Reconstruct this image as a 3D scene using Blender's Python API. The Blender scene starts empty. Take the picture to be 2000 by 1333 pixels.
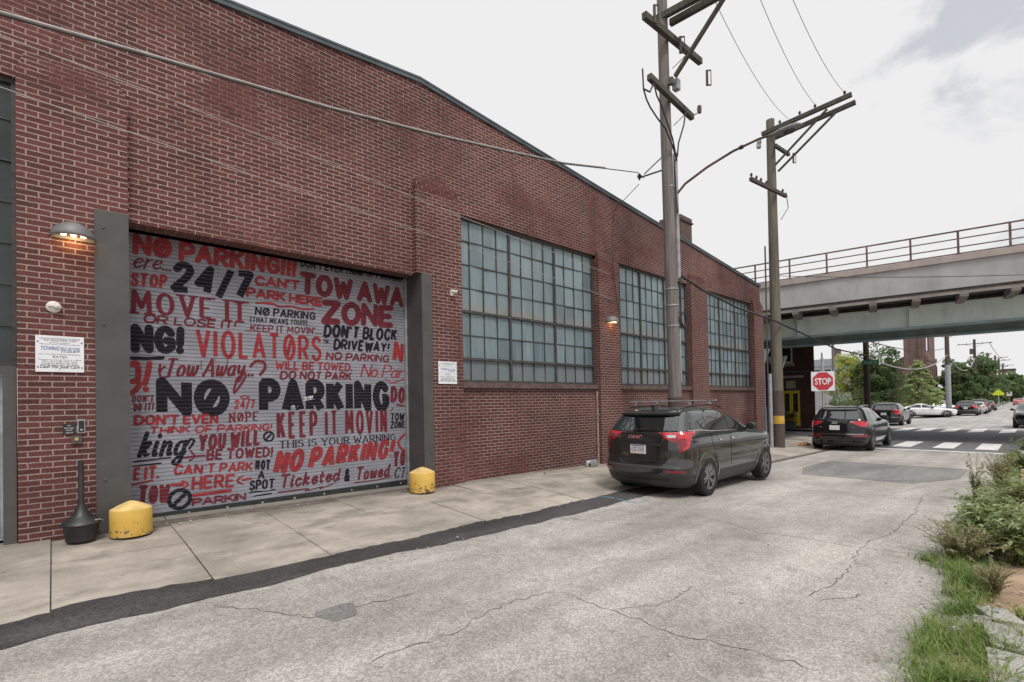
import bpy, bmesh, math, random
import numpy as np
from mathutils import Vector, Matrix

SC = bpy.context.scene
COL = SC.collection
rnd = random.Random(7)
RAD = math.radians

# ---------------------------------------------------------------- camera
EYE = 1.66
TH, PIT, ROL, FPX, CYPX = 0.821462543, 0.0134985526, -0.019614009, 963.46, 775.25
cam_d = bpy.data.cameras.new('camera')
cam = bpy.data.objects.new('camera', cam_d)
COL.objects.link(cam)
_fw = Vector((math.cos(TH), math.sin(TH), 0)); _rt = Vector((math.sin(TH), -math.cos(TH), 0)); _up = Vector((0, 0, 1))
_F = _fw*math.cos(PIT) + _up*math.sin(PIT); _U = -_fw*math.sin(PIT) + _up*math.cos(PIT)
_R = _rt*math.cos(ROL) + _U*math.sin(ROL); _U = -_rt*math.sin(ROL) + _U*math.cos(ROL)
cam.matrix_world = Matrix(((_R.x, _U.x, -_F.x, 0), (_R.y, _U.y, -_F.y, 0), (_R.z, _U.z, -_F.z, EYE), (0, 0, 0, 1)))
cam_d.sensor_width = 36.0
cam_d.lens = FPX/2000*36.0
cam_d.shift_y = (CYPX-666.5)/2000
cam_d.clip_start = 0.05
cam_d.clip_end = 3000
SC.camera = cam

# ---------------------------------------------------------------- sky, sun, exposure
SUN_EL, SUN_AZ = RAD(56), RAD(-112)      # azimuth of the sun measured from +X towards +Y
w = bpy.data.worlds.new("World"); SC.world = w; w.use_nodes = True
nt = w.node_tree; nt.nodes.clear()
def N(nt, t, **kw):
    n = nt.nodes.new(t)
    for k, v in kw.items(): setattr(n, k, v)
    return n
out = N(nt, 'ShaderNodeOutputWorld'); mix = N(nt, 'ShaderNodeMixShader')
bg1 = N(nt, 'ShaderNodeBackground'); bg2 = N(nt, 'ShaderNodeBackground')
sky = N(nt, 'ShaderNodeTexSky', sky_type='NISHITA'); sky.sun_disc = False
sky.sun_elevation = SUN_EL; sky.sun_rotation = math.pi/2 - SUN_AZ
sky.air_density = 1.2; sky.dust_density = 3.0
nt.links.new(sky.outputs[0], bg1.inputs[0]); bg1.inputs[1].default_value = 0.1
tc = N(nt, 'ShaderNodeTexCoord')
mp = N(nt, 'ShaderNodeMapping'); mp.inputs['Scale'].default_value = (1, 1, 1.7); mp.inputs['Location'].default_value = (0.3, 0.1, 0.55)
nt.links.new(tc.outputs['Generated'], mp.inputs[0])
nz = N(nt, 'ShaderNodeTexNoise'); nz.inputs['Scale'].default_value = 3.0; nz.inputs['Detail'].default_value = 7; nz.inputs['Roughness'].default_value = 0.55; nz.inputs['Distortion'].default_value = 0.6
nt.links.new(mp.outputs[0], nz.inputs['Vector'])
# broken cloud where the street opens to the east, closed thin overcast elsewhere
dotn = N(nt, 'ShaderNodeVectorMath', operation='DOT_PRODUCT')
_g = Vector((0.93, -0.12, 0.36)).normalized()
dotn.inputs[1].default_value = _g
nt.links.new(tc.outputs['Generated'], dotn.inputs[0])
mr = N(nt, 'ShaderNodeMapRange', interpolation_type='SMOOTHSTEP')
mr.inputs['From Min'].default_value = 0.80; mr.inputs['From Max'].default_value = 0.97
mr.inputs['To Min'].default_value = 0.42; mr.inputs['To Max'].default_value = 0.0
nt.links.new(dotn.outputs['Value'], mr.inputs['Value'])
ad = N(nt, 'ShaderNodeMath', operation='ADD')
nt.links.new(nz.outputs['Fac'], ad.inputs[0]); nt.links.new(mr.outputs[0], ad.inputs[1])
cr = N(nt, 'ShaderNodeMapRange', interpolation_type='SMOOTHSTEP')
cr.inputs['From Min'].default_value = 0.43; cr.inputs['From Max'].default_value = 0.56
cr.inputs['To Min'].default_value = 0.62; cr.inputs['To Max'].default_value = 1.0
nt.links.new(ad.outputs[0], cr.inputs['Value'])
bg2.inputs[0].default_value = (0.86, 0.855, 0.86, 1); sz = N(nt, 'ShaderNodeSeparateXYZ'); nt.links.new(tc.outputs['Generated'], sz.inputs[0])
zen = N(nt, 'ShaderNodeMapRange', interpolation_type='SMOOTHSTEP')         # an overcast sky is brightest overhead
zen.inputs['From Min'].default_value = 0.66; zen.inputs['From Max'].default_value = 1.0; zen.inputs['To Min'].default_value = 1.0; zen.inputs['To Max'].default_value = 2.4
nt.links.new(sz.outputs[2], zen.inputs['Value']); nt.links.new(zen.outputs[0], bg2.inputs[1])
nt.links.new(cr.outputs[0], mix.inputs[0]); nt.links.new(bg1.outputs[0], mix.inputs[1]); nt.links.new(bg2.outputs[0], mix.inputs[2])
nt.links.new(mix.outputs[0], out.inputs[0])

sun_d = bpy.data.lights.new('sun', 'SUN'); sun_d.energy = 2.1; sun_d.angle = RAD(14); sun_d.color = (1.0, 0.95, 0.88)
sun = bpy.data.objects.new('sun', sun_d); COL.objects.link(sun)
_sd = Vector((math.cos(SUN_EL)*math.cos(SUN_AZ), math.cos(SUN_EL)*math.sin(SUN_AZ), math.sin(SUN_EL)))
sun.rotation_euler = _sd.to_track_quat('Z', 'Y').to_euler()
SC.view_settings.view_transform = 'Standard'; SC.view_settings.look = 'None'
SC.view_settings.exposure = 0.0; SC.view_settings.gamma = 1.0
SC.cycles.max_bounces = 6; SC.cycles.diffuse_bounces = 3; SC.cycles.glossy_bounces = 3; SC.cycles.transmission_bounces = 4

# ---------------------------------------------------------------- ground heights
_gx = [-60, 0, 25, 45, 67, 150, 400, 1200]; _gz = [0.5, 0, -0.36, -0.50, -0.63, -0.85, -1.0, -1.0]
def G(x): return float(np.interp(x, _gx, _gz))
def GS(x, y): return G(x) + 0.17*min(1, max(0, (y-5.6)/2.45))      # pavement in front of the warehouse

# ---------------------------------------------------------------- mesh building
class MB:
    def __init__(s): s.v = []; s.f = []; s.m = []; s.tint = None
    def add(s, vs, fs, m=0):
        o = len(s.v); s.v += [tuple(p) for p in vs]
        for f in fs: s.f.append(tuple(i+o for i in f)); s.m.append(m)
        return s
    def poly(s, pts, m=0): return s.add(pts, [tuple(range(len(pts)))], m)
    def box(s, x0, x1, y0, y1, z0, z1, m=0):
        v = [(x0,y0,z0),(x1,y0,z0),(x1,y1,z0),(x0,y1,z0),(x0,y0,z1),(x1,y0,z1),(x1,y1,z1),(x0,y1,z1)]
        return s.add(v, [(0,3,2,1),(4,5,6,7),(0,1,5,4),(1,2,6,5),(2,3,7,6),(3,0,4,7)], m)
    def obox(s, c, ax, ay, az, m=0):
        c = Vector(c); ax = Vector(ax); ay = Vector(ay); az = Vector(az)
        v = [c-ax-ay-az, c+ax-ay-az, c+ax+ay-az, c-ax+ay-az, c-ax-ay+az, c+ax-ay+az, c+ax+ay+az, c-ax+ay+az]
        return s.add(v, [(0,3,2,1),(4,5,6,7),(0,1,5,4),(1,2,6,5),(2,3,7,6),(3,0,4,7)], m)
    def bar(s, p, q, w_, h, m=0, up=(0,0,1)):
        p = Vector(p); q = Vector(q); d = q-p; L = d.length; d.normalize()
        u = Vector(up)
        if abs(d.dot(u)) > .98: u = Vector((1,0,0))
        a = d.cross(u).normalized(); b = a.cross(d)
        return s.obox((p+q)/2, d*L/2, a*w_/2, b*h/2, m)
    def tube(s, pts, r, n=8, m=0, cap=True):
        pts = [Vector(p) for p in pts]; K = len(pts)
        rs = r if isinstance(r, (list, tuple)) else [r]*K
        vs = []; a = None
        for i, p in enumerate(pts):
            d = (pts[min(i+1, K-1)]-pts[max(i-1, 0)]).normalized()
            if a is None:
                u = Vector((0,0,1)) if abs(d.z) < .9 else Vector((1,0,0))
                a = d.cross(u).normalized()
            else:
                a = (a-d*a.dot(d)).normalized()
            b = d.cross(a)
            for k in range(n):
                t = 2*math.pi*k/n
                vs.append(p+(a*math.cos(t)+b*math.sin(t))*rs[i])
        fs = [(i*n+k, i*n+(k+1) % n, (i+1)*n+(k+1) % n, (i+1)*n+k) for i in range(K-1) for k in range(n)]
        if cap: fs += [tuple(range(n-1, -1, -1)), tuple((K-1)*n+k for k in range(n))]
        return s.add(vs, fs, m)
    def lathe(s, prof, c=(0,0,0), ax=(0,0,1), n=24, m=0, a0=0, a1=2*math.pi, sx=1, sy=1):
        c = Vector(c); ax = Vector(ax).normalized()
        u = Vector((1,0,0)) if abs(ax.x) < .9 else Vector((0,1,0))
        e1 = (u-ax*u.dot(ax)).normalized(); e2 = ax.cross(e1)
        full = abs(a1-a0-2*math.pi) < 1e-6
        nn = n if full else n+1
        vs = []
        for r, z in prof:
            for k in range(nn):
                t = a0+(a1-a0)*k/n
                vs.append(c+ax*z+(e1*math.cos(t)*sx+e2*math.sin(t)*sy)*r)
        fs = []
        for i in range(len(prof)-1):
            for k in range(n):
                k2 = (k+1) % nn
                fs.append((i*nn+k, i*nn+k2, (i+1)*nn+k2, (i+1)*nn+k))
        return s.add(vs, fs, m)
    def prism(s, poly, f, d, m=0):
        """poly: 2d points, f maps (a, b, t) with t in {0, d}"""
        n = len(poly)
        v = [f(a, b, 0) for a, b in poly]+[f(a, b, d) for a, b in poly]
        fs = [tuple(range(n)), tuple(range(2*n-1, n-1, -1))]+[(i, (i+1) % n, n+(i+1) % n, n+i) for i in range(n)]
        return s.add(v, fs, m)
    def build(s, name, mats, parent=None, local=False, sharp=35, uv=True, smooth=True):
        me = bpy.data.meshes.new(name)
        v = np.array(s.v, float).reshape(-1, 3)
        off = np.zeros(3)
        if parent is not None and not local:
            p = parent
            while p.parent is not None: p = p.parent
            off = np.array(p.location)
        me.from_pydata((v-off).tolist(), [], s.f)
        if not isinstance(mats, (list, tuple)): mats = [mats]
        for mt in mats: me.materials.append(mt)
        if len(mats) > 1: me.polygons.foreach_set('material_index', s.m)
        if uv:
            ul = me.uv_layers.new(name='UVMap')
            nl = len(me.loops)
            vi = np.empty(nl, int); me.loops.foreach_get('vertex_index', vi)
            npol = len(me.polygons)
            nor = np.empty(npol*3); me.polygons.foreach_get('normal', nor); nor = np.abs(nor.reshape(-1, 3))
            tot = np.empty(npol, int); me.polygons.foreach_get('loop_total', tot)
            pi = np.repeat(np.arange(npol), tot)
            dom = np.argmax(nor+np.array([0, 1e-4, 0]), 1)[pi]
            P = v[vi]
            U = np.where(dom == 0, P[:, 1], P[:, 0]); V = np.where(dom == 2, P[:, 1], P[:, 2])
            ul.data.foreach_set('uv', np.stack([U, V], 1).ravel())
        if smooth:
            me.polygons.foreach_set('use_smooth', [True]*len(me.polygons))
            me.set_sharp_from_angle(angle=RAD(sharp))
        me.update()
        o = bpy.data.objects.new(name, me); COL.objects.link(o)
        if parent is not None: o.parent = parent
        return o

def tag(o, label=None, cat=None, group=None, kind=None):
    if label: o['label'] = label
    if cat: o['category'] = cat
    if group: o['group'] = group
    if kind: o['kind'] = kind
    return o
def thing(name, label, cat, loc=(0,0,0), rz=0, group=None):
    o = bpy.data.objects.new(name, None); COL.objects.link(o); o.empty_display_size = .2
    o.location = loc; o.rotation_euler = (0, 0, rz)
    return tag(o, label, cat, group)
def copy_tree(o, parent=None):
    c = o.copy(); COL.objects.link(c); c.parent = parent
    for ch in list(o.children): copy_tree(ch, c)
    return c
def sag(p, q, drop, n=14):
    p = Vector(p); q = Vector(q)
    return [p.lerp(q, i/n)-Vector((0,0,1))*drop*4*(i/n)*(1-i/n) for i in range(n+1)]

# ---------------------------------------------------------------- materials
def bsdf(name):
    m = bpy.data.materials.new(name); m.use_nodes = True
    nt = m.node_tree; b = nt.nodes['Principled BSDF']
    return m, nt, b
def mixc(nt, fac, a, b, mode='MIX'):
    n = N(nt, 'ShaderNodeMix', data_type='RGBA', blend_type=mode)
    for sock, val in ((n.inputs[0], fac), (n.inputs[6], a), (n.inputs[7], b)):
        if hasattr(val, 'is_output') or isinstance(val, bpy.types.NodeSocket): nt.links.new(val, sock)
        elif isinstance(val, (int, float)): sock.default_value = val
        else: sock.default_value = (*val[:3], 1)
    return n.outputs[2]
def noise(nt, vec, scale, detail=4, rough=.55, dist=0):
    n = N(nt, 'ShaderNodeTexNoise'); n.inputs['Scale'].default_value = scale; n.inputs['Detail'].default_value = detail
    n.inputs['Roughness'].default_value = rough; n.inputs['Distortion'].default_value = dist
    if vec is not None: nt.links.new(vec, n.inputs['Vector'])
    return n.outputs['Fac']
def rng(nt, val, a, b, c=0, d=1, smooth=True):
    n = N(nt, 'ShaderNodeMapRange'); n.interpolation_type = 'SMOOTHSTEP' if smooth else 'LINEAR'
    for k, x in (('From Min', a), ('From Max', b), ('To Min', c), ('To Max', d)): n.inputs[k].default_value = x
    nt.links.new(val, n.inputs['Value']); return n.outputs[0]
def mth(nt, op, a, b=None):
    n = N(nt, 'ShaderNodeMath', operation=op)
    for i, x in enumerate((a, b)):
        if x is None: continue
        if isinstance(x, bpy.types.NodeSocket): nt.links.new(x, n.inputs[i])
        else: n.inputs[i].default_value = x
    return n.outputs[0]
def bump(nt, b, h, strength=.3, dist=.01):
    n = N(nt, 'ShaderNodeBump'); n.inputs['Strength'].default_value = strength; n.inputs['Distance'].default_value = dist
    nt.links.new(h, n.inputs['Height']); nt.links.new(n.outputs[0], b.inputs['Normal'])
def objvec(nt, scale=None):
    t = N(nt, 'ShaderNodeNewGeometry').outputs['Position']
    if scale:
        m_ = N(nt, 'ShaderNodeMapping'); m_.inputs['Scale'].default_value = scale
        nt.links.new(t, m_.inputs[0]); return m_.outputs[0]
    return t
def M(name, col, rough=.7, metal=0, var=.25, scale=6, bmp=0, bscale=40, coat=0, spec=.5, stretch=None, local=False, dark=None):
    m, nt, b = bsdf(name)
    if local:
        v = N(nt, 'ShaderNodeTexCoord').outputs['Object']
        if stretch:
            m_ = N(nt, 'ShaderNodeMapping'); m_.inputs['Scale'].default_value = stretch
            nt.links.new(v, m_.inputs[0]); v = m_.outputs[0]
    else: v = objvec(nt, stretch)
    f = rng(nt, noise(nt, v, scale), .3, .7)
    c1 = tuple(max(0, x*(1-var)) for x in col); c2 = tuple(min(1, x*(1+var)) for x in col)
    c = mixc(nt, f, c1, c2)
    if dark is not None:
        f2 = rng(nt, noise(nt, v, scale*.35, 5), .52, .68); c = mixc(nt, f2, c, dark)
    nt.links.new(c, b.inputs['Base Color'])
    b.inputs['Roughness'].default_value = rough; b.inputs['Metallic'].default_value = metal
    b.inputs['Coat Weight'].default_value = coat; b.inputs['Coat Roughness'].default_value = .03
    b.inputs['Specular IOR Level'].default_value = spec
    if bmp: bump(nt, b, noise(nt, v, bscale, 5), bmp, .01)
    return m

def brick_mat(name, c1, c2, mortar, stains=True, bw=.213, bh=.0677, ms=.0075, patches=()):
    m, nt, b = bsdf(name)
    uv = N(nt, 'ShaderNodeUVMap').outputs[0]
    pos = objvec(nt)
    nd = N(nt, 'ShaderNodeTexNoise'); nd.inputs['Scale'].default_value = 9; nd.inputs['Detail'].default_value = 3; nt.links.new(pos, nd.inputs['Vector'])
    vm = N(nt, 'ShaderNodeVectorMath', operation='MULTIPLY_ADD'); nt.links.new(nd.outputs['Color'], vm.inputs[0]); vm.inputs[1].default_value = (.012, .008, 0); nt.links.new(uv, vm.inputs[2])
    br = N(nt, 'ShaderNodeTexBrick'); nt.links.new(vm.outputs[0], br.inputs['Vector'])
    br.offset = .5; br.inputs['Scale'].default_value = 1; br.inputs['Brick Width'].default_value = bw; br.inputs['Row Height'].default_value = bh
    br.inputs['Mortar Size'].default_value = ms; br.inputs['Mortar Smooth'].default_value = .25; br.inputs['Bias'].default_value = -.1
    br.inputs['Color1'].default_value = (*c1, 1); br.inputs['Color2'].default_value = (*c2, 1); br.inputs['Mortar'].default_value = (*mortar, 1)
    col = br.outputs['Color']; fac = br.outputs['Fac']
    fine = rng(nt, noise(nt, pos, 45, 4), .3, .75, .72, 1.22); big = rng(nt, noise(nt, pos, .55, 6, .6), .3, .7, .78, 1.12)
    mort_n = rng(nt, noise(nt, pos, 2.3, 5, .6), .35, .62)
    # mortar smeared and weathered in places
    wmid = tuple((a*.75+b*.25) for a, b in zip(c1, c2))
    dirtm = rng(nt, noise(nt, pos, .7, 7, .68), .44, .68, 0, .72)
    if patches:
        sx = N(nt, 'ShaderNodeSeparateXYZ'); nt.links.new(uv, sx.inputs[0])
        nn = noise(nt, pos, 3.4, 8, .75)
        for (u0, v0, hu, hv, amt) in patches:
            du = mth(nt, 'DIVIDE', mth(nt, 'ABSOLUTE', mth(nt, 'SUBTRACT', sx.outputs[0], u0)), hu)
            dv = mth(nt, 'DIVIDE', mth(nt, 'ABSOLUTE', mth(nt, 'SUBTRACT', sx.outputs[1], v0)), hv)
            dd = mth(nt, 'ADD', mth(nt, 'MAXIMUM', du, dv), mth(nt, 'MULTIPLY', mth(nt, 'SUBTRACT', nn, .5), 3.0))
            mk = rng(nt, dd, 1.15, .2, 0, amt*.8)
            dirtm = mth(nt, 'MAXIMUM', dirtm, mk)
    mf = mth(nt, 'MULTIPLY', fac, dirtm)
    col = mixc(nt, mf, col, tuple(x*.98 for x in wmid))
    sc = mixc(nt, 1.0, col, (1, 1, 1), 'MULTIPLY')
    cmb = N(nt, 'ShaderNodeVectorMath', operation='SCALE'); nt.links.new(col, cmb.inputs[0]); nt.links.new(mth(nt, 'MULTIPLY', fine, big), cmb.inputs['Scale'])
    sv = objvec(nt, (3.2, 3.2, .22))
    soot = rng(nt, noise(nt, sv, 1.0, 5, .6), .56, .74, 0, .32)
    sootc = mixc(nt, soot, cmb.outputs[0], tuple(x*.55 for x in c2))
    eff = rng(nt, noise(nt, objvec(nt, (1.1, 1.1, .5)), .9, 7, .7), .66, .8, 0, .3)
    final = mixc(nt, eff, sootc, (.38, .33, .31))
    nt.links.new(final if stains else cmb.outputs[0], b.inputs['Base Color'])
    b.inputs['Roughness'].default_value = .85; b.inputs['Specular IOR Level'].default_value = .25
    hh = mth(nt, 'SUBTRACT', mth(nt, 'MULTIPLY', noise(nt, pos, 60, 4), .35), fac)
    bump(nt, b, hh, .6, .006)
    return m

WALLP = [(.2, 5.75, .5, .3, .95), (5.6, 5.95, .55, .32, .9), (11.2, 5.25, .5, .33, .95), (16.4, 5.75, .55, .3, .8), (21.6, 5.6, .5, .35, .9), (2.0, 6.5, .55, .8, .9),
         (8.2, 6.35, 1.2, .3, .8), (1.2, 7.1, .8, .3, .5), (5.0, 6.9, .4, .8, .7), (12.8, 6.2, 1.3, .25, .6), (5.7, .55, .6, .2, .6), (18.5, 6.2, 1.0, .2, .6)]
MAT = {}
MAT['brick'] = brick_mat('red_brick', (.142, .051, .046), (.084, .035, .033), (.335, .268, .243), patches=WALLP)
MAT['brick_old'] = brick_mat('dark_brick', (.14, .06, .05), (.09, .045, .04), (.13, .09, .08))
MAT['brick_tower'] = brick_mat('tower_brick', (.20, .125, .11), (.15, .095, .085), (.22, .17, .15), bw=.3, bh=.1)
MAT['brick_chimney'] = brick_mat('sooty_brick', (.13, .07, .06), (.08, .05, .045), (.30, .27, .25))

def asphalt(name, base, spk=.35, crack=True, patch=.25, stain=True):
    m, nt, b = bsdf(name); pos = objvec(nt)
    v = N(nt, 'ShaderNodeTexVoronoi'); v.inputs['Scale'].default_value = 75; nt.links.new(pos, v.inputs['Vector'])
    sp = N(nt, 'ShaderNodeSeparateColor'); nt.links.new(v.outputs['Color'], sp.inputs[0])
    agg = rng(nt, sp.outputs[0], .15, 1, 1-spk, 1+spk, False)
    n2 = rng(nt, noise(nt, pos, 260, 3, .7), .3, .7, .85, 1.15)
    bigv = rng(nt, noise(nt, objvec(nt, (.35, .9, 1)), 1.0, 7, .62), .3, .72, 1-patch, 1+patch*.7)
    lane = rng(nt, noise(nt, objvec(nt, (.05, 1.5, 1)), 1.0, 4, .55), .35, .65, .88, 1.07)
    mid = rng(nt, noise(nt, pos, 5.5, 5, .65), .3, .7, .90, 1.08)
    s = mth(nt, 'MULTIPLY', mth(nt, 'MULTIPLY', mth(nt, 'MULTIPLY', agg, n2), mth(nt, 'MULTIPLY', lane, mid)), bigv)
    if crack:
        dn = N(nt, 'ShaderNodeTexNoise'); dn.inputs['Scale'].default_value = 1.6; dn.inputs['Detail'].default_value = 6; dn.inputs['Roughness'].default_value = .7; nt.links.new(pos, dn.inputs['Vector'])
        vm = N(nt, 'ShaderNodeVectorMath', operation='MULTIPLY_ADD'); nt.links.new(dn.outputs['Color'], vm.inputs[0]); vm.inputs[1].default_value = (.9, .9, 0); nt.links.new(pos, vm.inputs[2])
        cv = N(nt, 'ShaderNodeTexVoronoi', feature='DISTANCE_TO_EDGE'); cv.inputs['Scale'].default_value = .42; nt.links.new(vm.outputs[0], cv.inputs['Vector'])
        lim = rng(nt, noise(nt, pos, .35, 3), .5, .68, 0, 1)
        ck = mth(nt, 'MULTIPLY', rng(nt, cv.outputs['Distance'], .001, .0035, .55, 0), lim)
        s = mth(nt, 'MULTIPLY', s, mth(nt, 'SUBTRACT', 1, ck))
    cc = N(nt, 'ShaderNodeVectorMath', operation='SCALE'); cc.inputs[0].default_value = base; nt.links.new(s, cc.inputs['Scale'])
    c = cc.outputs[0]
    if stain:
        st = rng(nt, noise(nt, pos, 1.3, 6, .65), .58, .70, 0, .38)
        c = mixc(nt, st, c, tuple(x*.35 for x in base))
    nt.links.new(c, b.inputs['Base Color']); b.inputs['Roughness'].default_value = .9; b.inputs['Specular IOR Level'].default_value = .25
    bump(nt, b, mth(nt, 'ADD', agg, n2), .35, .004)
    return m
MAT['road'] = asphalt('worn_asphalt', (.360, .340, .314), spk=.27)
MAT['road_far'] = asphalt('pale_asphalt', (.36, .345, .335), spk=.15)
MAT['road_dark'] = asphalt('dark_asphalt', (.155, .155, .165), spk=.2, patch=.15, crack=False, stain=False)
MAT['strip'] = asphalt('patch_asphalt', (.066, .064, .064), spk=.35, crack=False, patch=.45, stain=False)
MAT['patch'] = asphalt('repair_asphalt', (.215, .207, .20), spk=.25, crack=False)

def concrete(name, base, var=.22, dark=.5, foot_shade=None):
    m, nt, b = bsdf(name); pos = objvec(nt)
    a = rng(nt, noise(nt, pos, 1.1, 7, .62), .3, .72, 1-var, 1+var*.6)
    f = rng(nt, noise(nt, pos, 90, 4, .7), .3, .7, .9, 1.1)
    cc = N(nt, 'ShaderNodeVectorMath', operation='SCALE'); cc.inputs[0].default_value = base; nt.links.new(mth(nt, 'MULTIPLY', a, f), cc.inputs['Scale'])
    st = rng(nt, noise(nt, objvec(nt, (.8, 1.4, .8)), 1.3, 8, .66), .47, .66, 0, dark)
    c = mixc(nt, st, cc.outputs[0], tuple(x*.45 for x in base))
    drip = rng(nt, noise(nt, objvec(nt, (1.6, 1.6, .12)), 1.4, 6, .6), .50, .70, 0, .3)
    c = mixc(nt, drip, c, tuple(x*.5 for x in base))
    sp = rng(nt, noise(nt, pos, 16, 2, .5), .70, .75, 0, .6)
    c = mixc(nt, sp, c, tuple(x*.4 for x in base))
    if foot_shade is not None:                               # contact shade painted into the colour along the foot of the wall
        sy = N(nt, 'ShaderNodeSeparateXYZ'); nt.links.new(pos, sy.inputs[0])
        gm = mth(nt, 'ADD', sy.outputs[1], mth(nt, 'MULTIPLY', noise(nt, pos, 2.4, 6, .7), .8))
        c = mixc(nt, rng(nt, gm, foot_shade+.22, foot_shade+.62, 0, .6), c, tuple(x*.38 for x in base))
    nt.links.new(c, b.inputs['Base Color']); b.inputs['Roughness'].default_value = .88; b.inputs['Specular IOR Level'].default_value = .25
    bump(nt, b, noise(nt, pos, 70, 5), .2, .004)
    return m
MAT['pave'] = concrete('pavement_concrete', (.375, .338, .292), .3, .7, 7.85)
MAT['pave2'] = concrete('old_kerb_concrete', (.36, .345, .325))
MAT['fascia'] = concrete('bridge_concrete', (.40, .40, .405), .12, .15)
MAT['coping_c'] = concrete('pinkish_concrete', (.40, .345, .325), .12, .2)
MAT['deck'] = concrete('deck_concrete', (.33, .30, .28), .2, .4)
MAT['dirt'] = M('tan_dirt', (.37, .262, .185), .95, var=.3, scale=2.5, bmp=.5, bscale=35, spec=.1, dark=(.22, .15, .11))
MAT['earth'] = M('grey_earth', (.22, .21, .19), .95, var=.3, scale=.6, spec=.1)
MAT['gap'] = M('joint_dirt', (.13, .115, .10), .95, spec=.1)
MAT['crack'] = M('crack_dark', (.10, .094, .088), .95, spec=.1)
MAT['paint_w'] = M('road_paint', (.72, .72, .71), .8, var=.12, scale=7, dark=(.5, .5, .49))
MAT['paint_blue'] = M('blue_spray', (.10, .36, .45), .85, var=.3, scale=20)

MAT['steel_dark'] = M('dark_grey_steel', (.072, .069, .068), .5, var=.12, scale=3, metal=.0, bmp=.06, bscale=25)
MAT['slat'] = M('slat_grey', (.265, .27, .31), .6, var=.14, scale=2, spec=.25)
MAT['ink_k'] = M('black_paint', (.014, .012, .018), .8, var=.2, scale=9, spec=.12)
MAT['ink_r'] = M('red_paint', (.30, .034, .038), .8, var=.22, scale=9, spec=.12)
MAT['ink_d'] = M('maroon_paint', (.150, .022, .030), .8, var=.18, scale=9, spec=.12)
MAT['ink_w'] = M('white_paint', (.7, .72, .72), .6)
MAT['rubber'] = M('black_rubber', (.018, .018, .018), .7, spec=.3)
MAT['frame'] = M('window_steel', (.050, .051, .050), .65, var=.3, scale=12, dark=(.085, .060, .046))
MAT['sill'] = M('brown_sill', (.115, .078, .066), .85, var=.3, scale=9, bmp=.3)
MAT['coping_m'] = M('weathered_coping', (.065, .09, .105), .6, var=.3, scale=2, dark=(.13, .12, .105))
MAT['roof'] = M('roof_felt', (.06, .06, .06), .9)
MAT['white'] = M('white_panel', (.74, .76, .80), .5, var=.04)
MAT['black'] = M('black_plastic', (.02, .02, .022), .45)
MAT['text'] = M('sign_ink', (.04, .04, .05), .7)
MAT['text_blue'] = M('sign_blue', (.05, .10, .30), .7)
MAT['lampgrey'] = M('lamp_grey', (.15, .15, .155), .5, var=.15, scale=8)
MAT['brass'] = M('brass', (.6, .47, .25), .3, metal=1)
MAT['chrome'] = M('chrome', (.7, .7, .7), .15, metal=1, var=.05)
MAT['galv'] = M('galvanised', (.36, .38, .40), .5, metal=.4, var=.2)
MAT['pvc'] = M('grey_conduit', (.30, .31, .34), .6, var=.15)
MAT['cream'] = M('cream_plastic', (.62, .59, .54), .5, var=.1)
def yellow_mat():
    m, nt, b = bsdf('chipped_yellow'); pos = objvec(nt)
    c = mixc(nt, rng(nt, noise(nt, pos, 3, 5), .3, .7), (.58, .36, .06), (.68, .44, .10))
    sx = N(nt, 'ShaderNodeSeparateXYZ'); nt.links.new(pos, sx.inputs[0])
    low = rng(nt, sx.outputs[2], .12, .32, .12, 0)
    chip = rng(nt, mth(nt, 'ADD', noise(nt, pos, 22, 5, .6), low), .655, .68)
    c = mixc(nt, chip, c, (.09, .07, .05))
    dust = rng(nt, noise(nt, pos, 5, 6, .6), .5, .75, 0, .45); c = mixc(nt, dust, c, (.55, .42, .22))
    nt.links.new(c, b.inputs['Base Color']); b.inputs['Roughness'].default_value = .65
    bump(nt, b, mth(nt, 'SUBTRACT', noise(nt, pos, 30), chip), .35, .008); return m
MAT['yellow'] = yellow_mat()
MAT['yellow_top'] = M('yellow_cap', (.62, .44, .17), .75, var=.18, scale=9, bmp=.3, dark=(.5, .36, .16))
def wood(name, a, b_, sc=1):
    m, nt, b = bsdf(name)
    v = objvec(nt, (9, 9, .35)); f = rng(nt, noise(nt, v, 3*sc, 6, .65), .3, .7)
    c = mixc(nt, f, a, b_); g = rng(nt, noise(nt, objvec(nt, (1, 1, .25)), 1.2, 4), .5, .7, 0, .5)
    c = mixc(nt, g, c, tuple(x*.55 for x in a))
    nt.links.new(c, b.inputs['Base Color']); b.inputs['Roughness'].default_value = .85; b.inputs['Specular IOR Level'].default_value = .2
    bump(nt, b, f, .5, .01); return m
MAT['wood'] = wood('weathered_pole', (.135, .120, .115), (.225, .205, .195))
MAT['wood2'] = wood('greenish_pole', (.115, .105, .085), (.185, .17, .14))
MAT['wood_dark'] = wood('creosote_wood', (.075, .055, .05), (.12, .09, .08))
MAT['arm'] = wood('mossy_crossarm', (.06, .062, .05), (.11, .11, .09))
MAT['porcelain'] = M('brown_insulator', (.09, .06, .055), .25, var=.2)
MAT['wire'] = M('black_wire', (.03, .03, .032), .6)
MAT['wire_grey'] = M('grey_cable', (.33, .32, .31), .5, var=.15)
MAT['mint'] = concrete('mint_steel', (.66, .77, .745), .08, .10)
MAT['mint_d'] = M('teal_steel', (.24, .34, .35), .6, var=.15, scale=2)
MAT['teal'] = M('teal_base_paint', (.20, .36, .37), .65, var=.2, scale=4)
MAT['rust'] = M('rusty_rail', (.13, .085, .07), .75, var=.4, scale=3)
MAT['soot'] = M('sooty_concrete', (.10, .09, .085), .9)
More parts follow.
